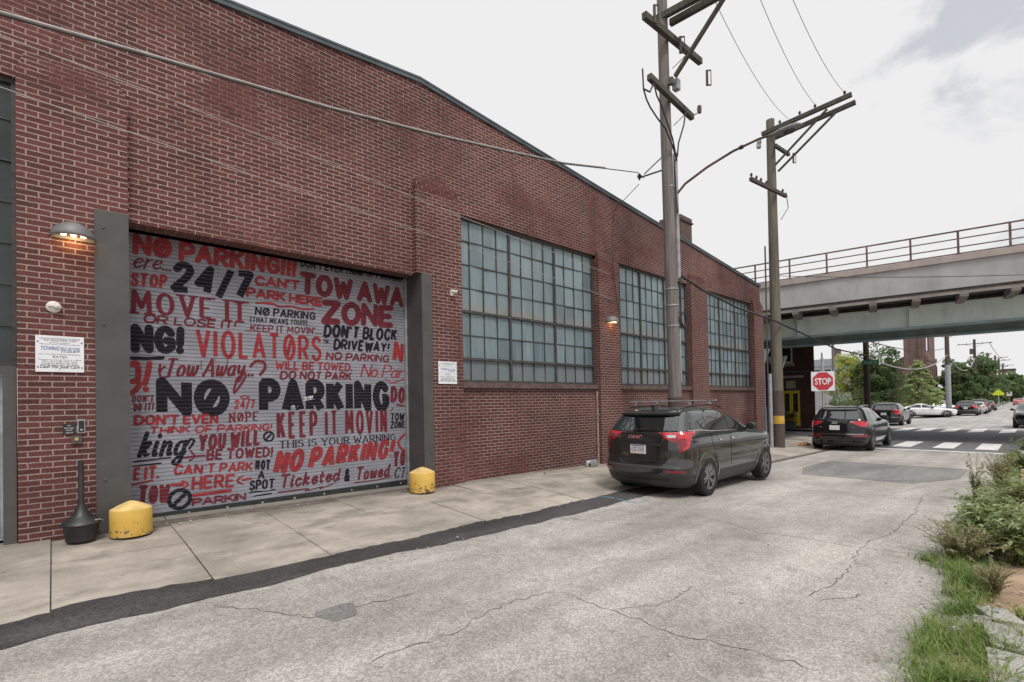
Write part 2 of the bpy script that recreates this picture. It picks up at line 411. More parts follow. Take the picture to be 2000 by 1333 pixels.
def pane_mat():
    m, nt, b = bsdf('ribbed_wired_glass'); uv = N(nt, 'ShaderNodeUVMap').outputs[0]; pos = objvec(nt)
    wn = N(nt, 'ShaderNodeAttribute'); wn.attribute_name = 'pane_tone'
    c = mixc(nt, wn.outputs['Fac'], (.118, .165, .188), (.215, .285, .310))
    st = rng(nt, noise(nt, objvec(nt, (11, 11, .55)), 1.6, 6, .65), .46, .76, 0, .7)
    c = mixc(nt, st, c, (.30, .385, .42))
    sx = N(nt, 'ShaderNodeSeparateXYZ'); nt.links.new(uv, sx.inputs[0])
    band = mth(nt, 'MULTIPLY', rng(nt, sx.outputs[1], 3.95, 3.6, 0, 1), rng(nt, sx.outputs[1], 3.60, 3.61, 0, 1, False))
    band = mth(nt, 'MULTIPLY', band, rng(nt, noise(nt, objvec(nt, (2, 2, .6)), 2.5, 5), .35, .65, .15, .7))
    c = mixc(nt, band, c, (.30, .22, .16))
    low = rng(nt, sx.outputs[1], 2.64, 2.62, 0, .75, False)
    c = mixc(nt, low, c, (.15, .17, .175))
    gr = rng(nt, noise(nt, pos, 1.1, 5), .5, .75, 0, .35); c = mixc(nt, gr, c, (.10, .135, .155))
    nt.links.new(c, b.inputs['Base Color']); b.inputs['Roughness'].default_value = .32
    bump(nt, b, noise(nt, objvec(nt, (90, 90, 2)), 1.0, 2), .25, .003); return m
MAT['pane'] = pane_mat()
MAT['pane_dark'] = M('dark_glass', (.030, .038, .040), .22, var=.3, scale=1.5)
MAT['glass'] = M('car_glass', (.007, .010, .012), .02, var=.1, spec=.6)
MAT['glass'].node_tree.nodes['Principled BSDF'].inputs['Coat Weight'].default_value = .6
def paint(name, col, metal=.35, rough=.22, coat=.6):
    return M(name, col, rough, metal=metal, var=.04, scale=2, coat=coat, spec=.4)
MAT['car_grey'] = paint('graphite_car_paint', (.052, .056, .055), .7, .16, 1.0)
MAT['car_black'] = paint('black_car_paint', (.006, .007, .009), .0, .12)
MAT['car_navy'] = paint('dark_navy_car_paint', (.008, .010, .014), .0, .15)
MAT['car_white'] = paint('white_car_paint', (.78, .79, .82), 0, .2)
MAT['car_silver'] = paint('silver_car_paint', (.50, .51, .52), .5, .25)
MAT['car_maroon'] = paint('maroon_car_paint', (.035, .018, .02), .2)
MAT['car_red'] = paint('red_car_paint', (.60, .16, .15), 0)
MAT['clad'] = M('grey_cladding', (.035, .036, .036), .55, var=.1)
MAT['rim'] = M('alloy_rim', (.30, .30, .31), .3, metal=.9, var=.1)
MAT['rim_dark'] = M('dark_alloy', (.06, .06, .062), .3, metal=.7)
MAT['tail'] = M('red_lens', (.48, .012, .022), .12, coat=1, var=.25, scale=14)
MAT['tail_d'] = M('dark_red_lens', (.20, .008, .014), .15, coat=1)
MAT['plate'] = M('licence_plate_white', (.66, .67, .70), .5, var=.03)
MAT['amber'] = M('amber_lens', (.5, .16, .05), .2)
def leafmat(name, a, b_, sc=1.5):
    m, nt, b = bsdf(name); pos = objvec(nt)
    c = mixc(nt, rng(nt, noise(nt, pos, sc, 4), .3, .7), a, b_)
    c = mixc(nt, rng(nt, noise(nt, pos, sc*9, 2), .35, .65, 0, .35), c, tuple(x*.6 for x in a))
    nt.links.new(c, b.inputs['Base Color']); b.inputs['Roughness'].default_value = .55; b.inputs['Specular IOR Level'].default_value = .3
    tr = N(nt, 'ShaderNodeBsdfTranslucent'); nt.links.new(c, tr.inputs[0])
    mx = N(nt, 'ShaderNodeMixShader'); mx.inputs[0].default_value = .45
    o = [n for n in nt.nodes if n.type == 'OUTPUT_MATERIAL'][0]
    nt.links.new(b.outputs[0], mx.inputs[1]); nt.links.new(tr.outputs[0], mx.inputs[2]); nt.links.new(mx.outputs[0], o.inputs[0])
    return m
MAT['leaf_y'] = leafmat('yellow_green_leaf', (.36, .42, .08), (.56, .56, .11), .6)
MAT['leaf_d'] = leafmat('dark_green_leaf', (.09, .145, .06), (.19, .26, .105), .7)
MAT['leaf_l'] = leafmat('pale_green_leaf', (.40, .50, .23), (.56, .63, .32), .8)
MAT['leaf_m'] = leafmat('mid_green_leaf', (.15, .225, .10), (.25, .33, .16), .5)
MAT['leaf_w'] = leafmat('weed_leaf', (.185, .245, .095), (.31, .375, .16), 4)
MAT['leaf_dry'] = leafmat('dry_weed', (.32, .31, .16), (.44, .39, .23), 5)
MAT['grass'] = leafmat('kerb_grass', (.13, .22, .045), (.25, .34, .09), 3)
MAT['bark'] = M('bark', (.11, .085, .065), .9, var=.3)

# ---------------------------------------------------------------- lettering
def font_polys(body, size=1.0, bold=0.0, shear=0.0, align='CENTER', res=4):
    """flat triangles of a line of type, x to the right, y up, height of a capital about .7*size"""
    cu = bpy.data.curves.new('type', 'FONT'); cu.body = body; cu.size = size; cu.align_x = align; cu.align_y = 'BOTTOM_BASELINE'
    cu.offset = bold; cu.shear = shear; cu.resolution_u = res
    o = bpy.data.objects.new('type', cu); COL.objects.link(o)
    dg = bpy.context.evaluated_depsgraph_get()
    me = o.evaluated_get(dg).to_mesh()
    vs = [tuple(v.co) for v in me.vertices]; fs = [tuple(p.vertices) for p in me.polygons]
    o.evaluated_get(dg).to_mesh_clear()
    bpy.data.objects.remove(o); bpy.data.curves.remove(cu)
    return vs, fs
def put_text(mb, body, origin, ex, ey, height, m=0, width=None, bold=0.0, shear=0.0, align='CENTER'):
    vs, fs = font_polys(body, 1.0, bold, shear, align)
    if not vs: return
    xs = [v[0] for v in vs]; cap = .72
    s = height/cap; sx = s if width is None else width/(max(xs)-min(xs))
    cx = (max(xs)+min(xs))/2 if align == 'CENTER' else 0
    O = Vector(origin); ex = Vector(ex); ey = Vector(ey)
    mb.add([O+ex*((v[0]-cx)*sx)+ey*(v[1]*s) for v in vs], fs, m)

# hand-lettered stroke alphabet for the painted shutter: (advance, strokes), ~ marks a curve, cap height 10
GL = {
'A': (8, "0,0 4,10 8,0;1.4,3.2 6.6,3.2"), 'B': (6.8, "0,0 0,10;~0,10 4,10 6.2,8.6 5.6,6 3,5.2 0,5.2;~0,5.2 3,5.2 6.4,4.2 6.8,1.8 4.4,.1 0,0"),
'C': (7.2, "~7.2,8 5,9.9 2,9.2 .2,5 2,.8 5,.1 7.2,2"), 'D': (7.2, "0,0 0,10;~0,10 4,9.8 7.2,7 7.2,3 4,.2 0,0"),
'E': (6, "6,10 0,10 0,0 6,0;0,5 5,5"), 'F': (6, "6,10 0,10 0,0;0,5 5,5"),
'G': (7.6, "~7.2,8 5,9.9 2,9.2 .2,5 2,.8 5,.1 7.2,1.6;7.4,1.4 7.4,4.6 4.6,4.6"), 'H': (7, "0,0 0,10;7,0 7,10;0,5 7,5"),
'I': (.01, "0,0 0,10"), 'K': (6.8, "0,0 0,10;6.5,10 0,4;2.4,6 6.8,0"), 'L': (5.5, "0,10 0,0 5.5,0"),
'M': (9, "0,0 .6,10 4.5,2.5 8.4,10 9,0"), 'N': (7, "0,0 0,10 7,0 7,10"), 'O': (8, "~4,10 1.2,8.6 0,5 1.2,1.4 4,0 6.8,1.4 8,5 6.8,8.6 4,10"),
'Ø': (8, "~4,10 1.2,8.6 0,5 1.2,1.4 4,0 6.8,1.4 8,5 6.8,8.6 4,10;1.6,.4 6.4,9.6"), 'P': (6.4, "0,0 0,10;~0,10 4,10 6.4,8.6 6.4,6 4,4.6 0,4.6"),
'R': (6.8, "0,0 0,10;~0,10 4,10 6.4,8.6 6.4,6 4,4.6 0,4.6;3,4.6 6.8,0"), 'S': (6.4, "~6.2,8.4 4,9.9 1,9.2 .4,7 2.6,5.5 5.4,4.3 6.4,2 4,.1 1.4,.3 0,1.8"),
'T': (7, "0,10 7,10;3.5,10 3.5,0"), 'U': (7, "~0,10 0,3.4 1.4,.6 3.5,0 5.6,.6 7,3.4 7,10"), 'V': (7.6, "0,10 3.8,0 7.6,10"),
'W': (10.4, "0,10 2.6,0 5.2,8 7.8,0 10.4,10"), 'Y': (7.2, "0,10 3.6,5 7.2,10;3.6,5 3.6,0"), 'Z': (7, "0,10 7,10 0,0 7,0"),
'2': (6.4, "~0,7.8 1.4,9.7 4,10 6.2,8.2 5.4,5.6 2.6,2.6 0,0;0,0 6.4,0"), '4': (6.6, "4.8,0 4.8,10 0,3.4 6.6,3.4"), '7': (6.2, "0,10 6.2,10 2.2,0"),
'/': (4.4, "0,-1 4.4,11"), '!': (.6, "~.6,10 .3,3.2;.1,.5 .2,0"), '?': (5.4, "~0,8 1.4,9.8 4,9.6 5.4,7.4 4,5.4 2.6,4.6 2.6,3;2.6,.5 2.6,0"),
'.': (.3, "0,.4 .3,0"), "'": (.3, "0.3,10 0,8"), '(': (1.6, "~1.6,11 .2,8 .2,2 1.6,-1"), ')': (1.6, "~0,11 1.4,8 1.4,2 0,-1"), '-': (3.4, "0,4.6 3.4,4.6"),
'&': (7, "~6.8,0 4,3 1.4,7 2,9.4 3.8,9.8 4.8,8 3,5.6 .4,3.4 .6,.8 3,0 5.4,1.4 6.6,4"), ' ': (3.4, ""),
'a': (5.4, "~5,5.4 3,6 .8,5 0,2.6 1,.3 3,.2 5,2.2;~5,6 4.8,2 5.2,.4 6.2,.8"), 'c': (4.6, "~4.8,4.8 3,6 .8,5 0,2.6 1.2,.3 3.2,.1 5,1.6"),
'd': (5.4, "~5,5.4 3,6 .8,5 0,2.6 1,.3 3,.2 5,2.2;~5.4,10 5,4 5.2,.4 6.2,.8"), 'e': (4.8, "~.3,2.8 3,3.4 4.6,4.8 3.2,6 1,5.2 0,2.8 1.2,.3 3.2,.1 5.2,1.8"),
'g': (5.4, "~5,5.4 3,6 .8,5 0,2.6 1,.3 3,.2 5,2.2;~5.2,6 5,0 4.4,-3 2.4,-4.2 .6,-3.4 1.2,-1.8 5,.2 6.4,1.6"),
'i': (1.6, "~.4,6 .1,1.6 .8,.1 1.8,1;.9,8.8 1,8.3"), 'k': (5.2, "~.8,10 0,0;~.2,3 3,6 4.2,5.4 2.8,3.6 .8,3.2;~1.8,3 3.4,.3 5.2,.9"),
'n': (5.4, "~.2,6 0,0;~.1,3.4 2.4,5.9 4.2,5.2 4.2,1.4 5,.2 6,1"), 'o': (4.8, "~2.4,6 .5,5 0,2.8 .6,.6 2.4,0 4.2,.8 4.8,3 4.2,5.2 2.4,6"),
'r': (3.8, "~.2,6 0,0;~.1,3 1.6,5.4 3.8,5.8"), 't': (3.6, "~1.6,9 1,2 1.6,.2 3.4,.8;0,6 3.4,6"),
'w': (7.2, "~0,6 .6,1 2,.2 3.4,2 3.6,5.4;~3.6,3 4.4,.4 6,.6 7,3.4 7.2,6"), 'y': (5, "~0,6 .6,2.6 2.4,1.6 4.6,4;~5,6 4.4,-1 2.8,-4 .8,-3.6 1.6,-1.6 5,1"),
}
def catmull(p, k=5):
    o = []; n = len(p); closed = p[0] == p[-1] and n > 3
    for i in range(n-1):
        p0 = p[i-1] if i > 0 else (p[-2] if closed else p[0]); p3 = p[i+2] if i+2 < n else (p[1] if closed else p[-1]); p1, p2 = p[i], p[i+1]
        for j in range(k):
            t = j/k
            o.append(tuple(.5*((2*p1[c])+(-p0[c]+p2[c])*t+(2*p0[c]-5*p1[c]+4*p2[c]-p3[c])*t*t+(-p0[c]+3*p1[c]-3*p2[c]+p3[c])*t**3) for c in (0, 1)))
    o.append(p[-1]); return o
def glyph(ch):
    adv, s = GL[ch]; L = []
    for part in s.split(';'):
        if not part: continue
        cv = part[0] == '~'; pts = [tuple(float(x) for x in q.split(',')) for q in part.lstrip('~').split()]
        L.append(catmull(pts) if cv else pts)
    return adv, L
# style: stroke weight (of cap height), slant, serif, round ends, wobble, gap, contrast
STY = {'h': (.25, .05, 0, 1, .012, .005, 0), 'H': (.25, 0, 0, 1, .01, -.02, 0), 'b': (.20, .08, 0, 1, .02, .05, 0), 'x': (.21, .14, 0, 0, .03, .03, 0), 't': (.175, .08, 0, 1, .02, .08, 0),
       'f': (.172, 0, 1, 0, .006, .13, .5), 'v': (.125, 0, 0, 0, .012, .09, 0), 'B': (.238, 0, 0, 0, 0, .035, 0), 's': (.125, .28, 0, 1, .01, .02, .35), 'S': (.145, .24, 0, 1, .005, .01, .5), 'y': (.24, .24, 0, 0, .015, .03, 0), 'i': (.175, .20, 0, 1, .015, .05, 0)}
def stroke_polys(pts, wd, rnd_ends, contrast=0):
    """quads and discs covering a polyline; wd is the full width"""
    out = []; n = len(pts)
    for i in range(n-1):
        (x0, y0), (x1, y1) = pts[i], pts[i+1]
        dx, dy = x1-x0, y1-y0; L = math.hypot(dx, dy)
        if L < 1e-6: continue
        dx /= L; dy /= L; h = wd/2
        if contrast: h *= 1-contrast*abs(dx)**1.5*(1 if dy > -.2 else .5)
        e0 = 0 if (i > 0 or rnd_ends) else h*.0; e1 = e0
        out.append([(x0-dx*e0-dy*h, y0-dy*e0+dx*h), (x0-dx*e0+dy*h, y0-dy*e0-dx*h), (x1+dx*e1+dy*h, y1+dy*e1-dx*h), (x1+dx*e1-dy*h, y1+dy*e1+dx*h)])
        if i > 0 or rnd_ends:
            hh = h*.98
            out.append([(x0+hh*math.cos(k*math.pi/5), y0+hh*math.sin(k*math.pi/5)) for k in range(10)])
        if i == n-2 and rnd_ends:
            out.append([(x1+h*.98*math.cos(k*math.pi/5), y1+h*.98*math.sin(k*math.pi/5)) for k in range(10)])
    return out
def line_polys(text, style, x0, z0, x1, z1, h, rr):
    wt, sl, serif, rend, wob, gap, con = STY[style]
    t = wt*h; width = x1-x0
    gl = [glyph(c) for c in text]
    nat = sum(a for a, _ in gl); fixed = sum((t if (c not in ' ') else 0)+gap*h for c in text)
    sx = max(.02*h, (width-fixed-abs(sl)*h*.5)/max(nat, .1)) if nat > .1 else .1*h
    sy = (h-t)/10; X = 0; polys = []
    for ch, (adv, strokes) in zip(text, gl):
        jx, jy, js = (rr.uniform(-1, 1)*wob*h for _ in range(3))
        for st in strokes:
            pts = []
            for (a, b_) in st:
                zz = b_*sy+t/2; xx = X+a*sx+t/2+zz*sl+jx
                pts.append((xx, zz+jy+js*(a*.1)))
            P = stroke_polys(pts, t*(1+rr.uniform(-1, 1)*wob*3), rend, con)
            polys += P
            if serif and len(st) < 6:
                for (a, b_) in (st[0], st[-1]):
                    if b_ in (0, 10):
                        zz = b_*sy+t/2+(t*.22 if b_ == 10 else -t*.22); xx = X+a*sx+t/2
                        hw = t*1.05; polys.append([(xx-hw, zz-t*.24), (xx+hw, zz-t*.24), (xx+hw, zz+t*.24), (xx-hw, zz+t*.24)])
        X += adv*sx+(t if ch != ' ' else 0)+gap*h
    sc = 1.0
    out = []
    for p in polys:
        out.append([(x0+x*sc, z0+z+(z1-z0)*(x/max(width, .01))) for x, z in p])
    return out
def clip(poly, ax, val, keep_ge):
    out = []; n = len(poly)
    for i in range(n):
        a, b_ = poly[i], poly[(i+1) % n]
        ia = (a[ax] >= val) == keep_ge; ib = (b_[ax] >= val) == keep_ge
        if ia: out.append(a)
        if ia != ib:
            t = (val-a[ax])/(b_[ax]-a[ax]); out.append((a[0]+(b_[0]-a[0])*t, a[1]+(b_[1]-a[1])*t))
    return out
TEXTS=[
 ('NØ PARKING!!!', 'h', 'r', 0.817, 3.858, 3.052, 3.888, 0.269),
 ("DON'T EVEN THINK OF PARKING", 'b', 'k', 3.106, 4.073, 5.079, 4.102, 0.114),
 ('ere...', 's', 'd', 0.81, 3.663, 1.304, 3.689, 0.216),
 ('STOP', 'b', 'r', 0.791, 3.403, 1.228, 3.43, 0.179),
 ('24/7', 'x', 'k', 1.24, 3.402, 2.358, 3.405, 0.406),
 ('MOVE IT', 'f', 'd', 0.797, 3.032, 2.309, 3.037, 0.308),
 ('OR LOSE IT!', 'x', 'd', 0.923, 2.902, 2.12, 2.906, 0.118),
 ('NG!', 'H', 'k', 0.796, 2.483, 1.42, 2.496, 0.364),
 ('VIOLATØRS', 'v', 'r', 1.562, 2.466, 3.489, 2.484, 0.389),
 ("CAN'T", 'h', 'r', 2.376, 3.647, 3.101, 3.676, 0.149),
 ('PARK HERE', 'h', 'r', 2.254, 3.449, 3.482, 3.432, 0.147),
 ('NØ PARKING', 'b', 'k', 2.382, 3.168, 3.364, 3.185, 0.125),
 ('(THAT MEANS YOU!!!)', 't', 'k', 2.309, 3.046, 3.222, 3.073, 0.082),
 ("..KEEP IT MOVIN'...", 't', 'd', 2.241, 2.892, 3.459, 2.942, 0.106),
 ('TOW AWA', 'h', 'd', 3.083, 3.621, 5.116, 3.628, 0.352),
 ('ZONE', 'h', 'd', 3.453, 3.14, 4.881, 3.198, 0.389),
 ("DON'T BLOCK", 'x', 'k', 3.477, 2.899, 4.966, 2.934, 0.217),
 ('DRIVEWAY!', 'x', 'k', 3.658, 2.693, 4.783, 2.692, 0.183),
 ('THE', 't', 'k', 3.481, 2.791, 3.594, 2.789, 0.063),
 ('NO PARKING', 'x', 'd', 3.526, 2.495, 4.78, 2.503, 0.136),
 ('N', 'x', 'r', 4.835, 2.525, 5.107, 2.527, 0.36),
 ('WILL BE TOWED.', 'b', 'r', 2.679, 2.295, 4.026, 2.311, 0.136),
 ('DO NOT PARK', 'x', 'd', 2.749, 2.136, 4.013, 2.142, 0.136),
 ('No Par', 's', 'r', 4.164, 2.211, 5.101, 2.212, 0.228),
 ('Tow Away...', 'S', 'd', 1.144, 2.143, 2.39, 2.187, 0.257),
 ('&', 't', 'd', 1.096, 2.207, 1.156, 2.209, 0.118),
 ("DON'T", 't', 'd', 0.799, 1.779, 1.057, 1.783, 0.093),
 ('DO IT!', 't', 'd', 0.812, 1.658, 1.056, 1.667, 0.1),
 ('NØ', 'B', 'k', 1.073, 1.601, 2.03, 1.572, 0.503),
 ('PARKING', 'B', 'k', 2.428, 1.594, 4.785, 1.58, 0.52),
 ('24/7', 't', 'r', 2.067, 1.659, 2.384, 1.677, 0.128),
 ('NØPE', 'f', 'd', 1.994, 1.454, 2.435, 1.461, 0.143),
 ("DON'T EVEN", 'h', 'r', 0.811, 1.46, 1.854, 1.444, 0.135),
 ('THINK OF PARKING!', 'x', 'r', 0.982, 1.322, 2.627, 1.295, 0.108),
 ('king', 'S', 'k', 0.841, 1.017, 1.457, 0.993, 0.334),
 ('YOU WILL', 'b', 'd', 1.574, 1.051, 2.453, 1.081, 0.222),
 ('BE TOWED!', 'b', 'd', 1.679, 0.897, 2.645, 0.866, 0.154),
 ('E IT.', 'b', 'r', 0.799, 0.702, 1.12, 0.7, 0.163),
 ("CAN'T PARK", 'x', 'r', 1.26, 0.713, 2.342, 0.664, 0.141),
 ('HERE', 'b', 'r', 1.478, 0.477, 2.075, 0.453, 0.189),
 ('NOT', 'b', 'k', 2.357, 0.687, 2.595, 0.67, 0.139),
 ('A', 'b', 'k', 2.39, 0.536, 2.508, 0.53, 0.123),
 ('SPOT', 'b', 'k', 2.264, 0.364, 2.655, 0.354, 0.146),
 ('TOW', 'b', 'd', 0.848, 0.37, 1.238, 0.347, 0.235),
 ('PARKIN', 'h', 'd', 1.489, 0.234, 2.225, 0.224, 0.106),
 ('KEEP IT MOVIN', 'v', 'd', 2.696, 1.165, 4.744, 1.166, 0.405),
 ('THIS IS YOUR WARNING', 'f', 'k', 2.726, 0.994, 4.896, 0.988, 0.118),
 ('NO PARKING!', 'y', 'r', 2.61, 0.577, 4.868, 0.661, 0.348),
 ('Ticketed', 'i', 'd', 2.71, 0.338, 3.773, 0.345, 0.204),
 ('&', 'b', 'k', 3.829, 0.311, 3.961, 0.314, 0.211),
 ('Towed', 'i', 'd', 4.033, 0.314, 4.762, 0.306, 0.225),
 ('DO', 'b', 'd', 4.777, 1.739, 5.126, 1.714, 0.287),
 ('TOW', 'b', 'k', 4.77, 1.372, 5.096, 1.37, 0.139),
 ('ZONE', 'b', 'k', 4.767, 1.224, 5.105, 1.218, 0.128),
 ('YO', 'b', 'd', 4.82, 0.487, 5.103, 0.489, 0.268),
 ('CT', 's', 'k', 4.816, 0.26, 5.098, 0.237, 0.198),
 ('VF-VISCO', 't', 'w', 2.791, 1.669, 3.048, 1.672, 0.051),
 ('TACKED', 't', 'w', 3.143, 1.776, 3.336, 1.8, 0.061),
]
STROKES=[
 ('r', 0.07, [(0.8, 2.298), (0.846, 2.329), (0.874, 2.265), (0.873, 2.122)]),
 ('r', 0.07, [(0.798, 2.064), (0.855, 2.079), (0.883, 2.022), (0.843, 1.95), (0.797, 1.907)]),
 ('r', 0.07, [(1.002, 2.328), (0.983, 2.197), (0.947, 2.037)]),
 ('r', 0.07, [(0.952, 1.965), (0.964, 1.958)]),
 ('k', 0.05, [(0.801, 2.391), (0.991, 2.393), (1.158, 2.416)]),
 ('k', 0.02, [(0.818, 0.955), (1.237, 0.975)]),
 ('k', 0.02, [(0.806, 0.892), (1.121, 0.905)]),
 ('r', 0.035, [(2.403, 3.361), (2.636, 3.382), (2.756, 3.345), (2.961, 3.37), (3.13, 3.346), (3.331, 3.37)]),
 ('r', 0.03, [(0.799, 0.639), (1.018, 0.669)]),
 ('d', 0.045, [(2.309, 2.333), (2.392, 2.418), (2.507, 2.406), (2.522, 2.307), (2.451, 2.205)]),
 ('d', 0.03, [(1.181, 2.291), (1.12, 2.215), (1.143, 2.128), (1.229, 2.152)]),
 ('d', 0.035, [(2.24, 2.175), (2.165, 2.036), (2.07, 1.907), (2.108, 2.092), (2.226, 2.232)]),
 ('k', 0.035, [(1.446, 1.152), (1.485, 1.225), (1.53, 1.192), (1.471, 1.09)]),
 ('r', 0.045, [(1.51, 0.39), (2.004, 0.399)]),
 ('r', 0.05, [(1.253, 0.581), (1.377, 0.573)]),
 ('r', 0.03, [(1.378, 0.618), (1.447, 0.564), (1.389, 0.512)]),
 ('r', 0.04, [(2.296, 0.547), (2.178, 0.537)]),
 ('r', 0.03, [(2.178, 0.601), (2.098, 0.538), (2.177, 0.473)]),
 ('d', 0.025, [(1.406, 0.96), (1.502, 0.966), (1.666, 0.967)]),
 ('d', 0.025, [(1.483, 1.051), (1.534, 0.963), (1.469, 0.909)]),
 ('k', 0.02, [(2.271, 0.331), (2.406, 0.329), (2.521, 0.313), (2.654, 0.329)]),
 ('k', 0.02, [(2.33, 0.258), (2.443, 0.266), (2.598, 0.27)]),
 ('d', 0.02, [(2.701, 0.272), (3.174, 0.269), (3.148, 0.237), (3.439, 0.269), (3.393, 0.24), (3.669, 0.312)]),
 ('d', 0.02, [(4.023, 0.269), (4.304, 0.263), (4.513, 0.266), (4.773, 0.295)]),
 ('d', 0.02, [(2.874, 3.058), (2.891, 3.06)]),
 ('r', 0.05, [(5.091, 1.097), (4.975, 1.003), (4.94, 0.925), (4.995, 0.821), (5.085, 0.774)]),
 ('r', 0.02, [(4.686, 2.173), (4.817, 2.106), (4.985, 2.149), (5.101, 2.191)]),
 ('d', 0.03, [(4.92, 1.677), (5.102, 1.643)]),
 ('d', 0.02, [(4.785, 1.56), (4.841, 1.618)]),
 ('d', 0.012, [(1.633, 2.4), (1.632, 2.261)]),
 ('d', 0.012, [(1.983, 2.432), (1.981, 2.273)]),
 ('w', 0.03, [(1.097, 1.651), (1.176, 1.657)]),
 ('r', 0.02, [(2.163, 1.843), (2.222, 1.867), (2.281, 1.842), (2.221, 1.818), (2.163, 1.843)]),
]
RINGS= [('k', (2.57, 1.198), 0.075), ('k', (1.344, 0.361), 0.13)]


# ---------------------------------------------------------------- the ground
def sheet(name, xs, ys, zf, mat, label=None):
    mb = MB(); nx, ny = len(xs), len(ys)
    mb.add([(x, y(x) if callable(y) else y, zf(x, (y(x) if callable(y) else y))) for x in xs for y in ys],
           [(i*ny+j, (i+1)*ny+j, (i+1)*ny+j+1, i*ny+j+1) for i in range(nx-1) for j in range(ny-1)])
    o = mb.build(name, mat); tag(o, kind='structure'); return o
def lin(a, b, n): return [a+(b-a)*i/n for i in range(n+1)]
XS = lin(-60, 25, 17)+[35, 45, 56, 67, 90, 120, 150, 200, 300, 400, 700, 1200]
sheet('ground', XS, [-500, -60, -10, 9, 60, 500], lambda x, y: G(x)-.04, MAT['earth'])
sheet('dirt_ground', lin(-40, 23, 20), [-18, -6, -1, -.2, lambda x: .40+.05*math.sin(x*1.7)+.04*math.sin(x*5.1)], lambda x, y: G(x)+.03+.02*math.sin(x*3+y*5)-(.045 if y > .3 else 0), MAT['dirt'])
sheet('road', lin(-60, 23.3, 160), [lambda x: .44+.04*math.sin(x*1.1)+.05*math.sin(x*3.3), 2, 3.5, 5.35], lambda x, y: G(x), MAT['road'])
_rr = random.Random(3); rx = [_rr.uniform(-1, 1) for _ in range(4000)]
def ragged(i, a):
    k = i//7; t = (i % 7)/7; return ((rx[k*5 % 4000]*(1-t)+rx[(k+1)*5 % 4000]*t)*.9+rx[(i*7+11) % 4000]*.45)*a
xs_ = lin(-30, 13.2, 432)
mb = MB(); nS = len(xs_); vv = []
for i, x in enumerate(xs_):
    lo = 5.05+.03*math.sin(x*.9)+.022*math.sin(x*2.7+1)+ragged(i, .045)+.012*math.sin(x*7.1); hi = 5.63+.03*math.sin(x*.7+2)+.02*math.sin(x*3.1)+ragged(i+700, .045)
    vv += [(x, lo, G(x)+.005), (x, hi, GS(x, hi)+.009)]
mb.add(vv, [(2*i, 2*i+2, 2*i+3, 2*i+1) for i in range(nS-1)])
tag(mb.build('asphalt_strip', MAT['strip']), kind='structure')
# pavement slabs with open joints
sheet('pavement_bed', lin(-60, 27, 20), [5.3, 5.6, 8.3], lambda x, y: GS(x, y)-.009, MAT['gap'])
mb = MB(); jx = [-29.2]
while jx[-1] < 26: jx.append(jx[-1]+1.167)
r2 = random.Random(11)
for i in range(len(jx)-1):
    a, b_ = jx[i], jx[i+1]
    for (y0, y1) in ((5.45, 7.0), (7.0, 8.6 if b_ > .7 and a < 5.2 else 8.14)):
        g_ = .0055; dz = r2.uniform(-.004, .004)
        if y0 < 6 and b_ > 6: y0 = 5.6
        P = [(a+g_, y0+g_), (b_-g_, y0+g_), (b_-g_, y1-g_), (a+g_, y1-g_)]
        mb.add([(x, y, GS(x, y)+dz-.02) for x, y in P]+[(x, y, GS(x, y)+dz) for x, y in P], [(4, 5, 6, 7), (0, 1, 5, 4), (1, 2, 6, 5), (2, 3, 7, 6), (3, 0, 4, 7)])
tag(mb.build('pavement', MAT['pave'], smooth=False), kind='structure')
# corner pavement, cross street and the road beyond it
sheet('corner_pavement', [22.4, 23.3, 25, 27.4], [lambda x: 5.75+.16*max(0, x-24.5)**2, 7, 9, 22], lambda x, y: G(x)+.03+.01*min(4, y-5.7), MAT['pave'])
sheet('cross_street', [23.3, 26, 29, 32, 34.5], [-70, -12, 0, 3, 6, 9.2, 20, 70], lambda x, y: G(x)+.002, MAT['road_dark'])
sheet('far_road', [34.5, 37, 40, 45, 50, 56, 67, 80, 100, 120, 150, 200, 300, 400, 800], [-1.2, 0, 2, 4, 5.6, lambda x: 9.1 if x < 66 else 6.6], lambda x, y: G(x)+.003, MAT['road_far'])
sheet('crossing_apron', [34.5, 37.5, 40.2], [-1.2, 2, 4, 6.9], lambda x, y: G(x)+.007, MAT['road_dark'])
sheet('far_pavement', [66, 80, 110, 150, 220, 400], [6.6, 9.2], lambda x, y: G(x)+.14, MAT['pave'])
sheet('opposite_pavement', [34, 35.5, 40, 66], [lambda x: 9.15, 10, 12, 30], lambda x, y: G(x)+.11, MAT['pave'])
mb = MB(); mb.box(33.9, 34.05, 9.15, 40, -.6, G(34)+.115); mb.box(34.0, 66, 9.05, 9.17, -.8, -.30)
sheet('asphalt_patch', [13.2, 14.7, 16.1, 17.0], [lambda x: 1.3 if x > 14 else 1.9, 2.5, lambda x: 4.4 if x > 14 else 4.0], lambda x, y: G(x)+.004, MAT['patch'])
# painted markings
mb = MB()
def mark(pts): mb.poly([(x, y, G(x)+.012) for x, y in pts])
mark([(22.75, 4.45), (22.75, .85), (23.12, .85), (23.12, 4.45)])
for y in (3.85, 2.6, 1.42): mark([(24.5, y+.3), (24.5, y-.3), (27.9, y-.28), (27.9, y+.3)])
for y in (5.9, 4.9, 3.76, 2.6, 1.35, .2): mark([(36.9, y+.3), (37.9, y-.3), (41.6, y-.3), (40.7, y+.3)])
for k in range(3): mark([(29.0+k*1.3, 9.9), (29.0+k*1.3, 8.5), (29.55+k*1.3, 8.5), (29.55+k*1.3, 9.9)])
tag(mb.build('road_markings', MAT['paint_w']), kind='structure')
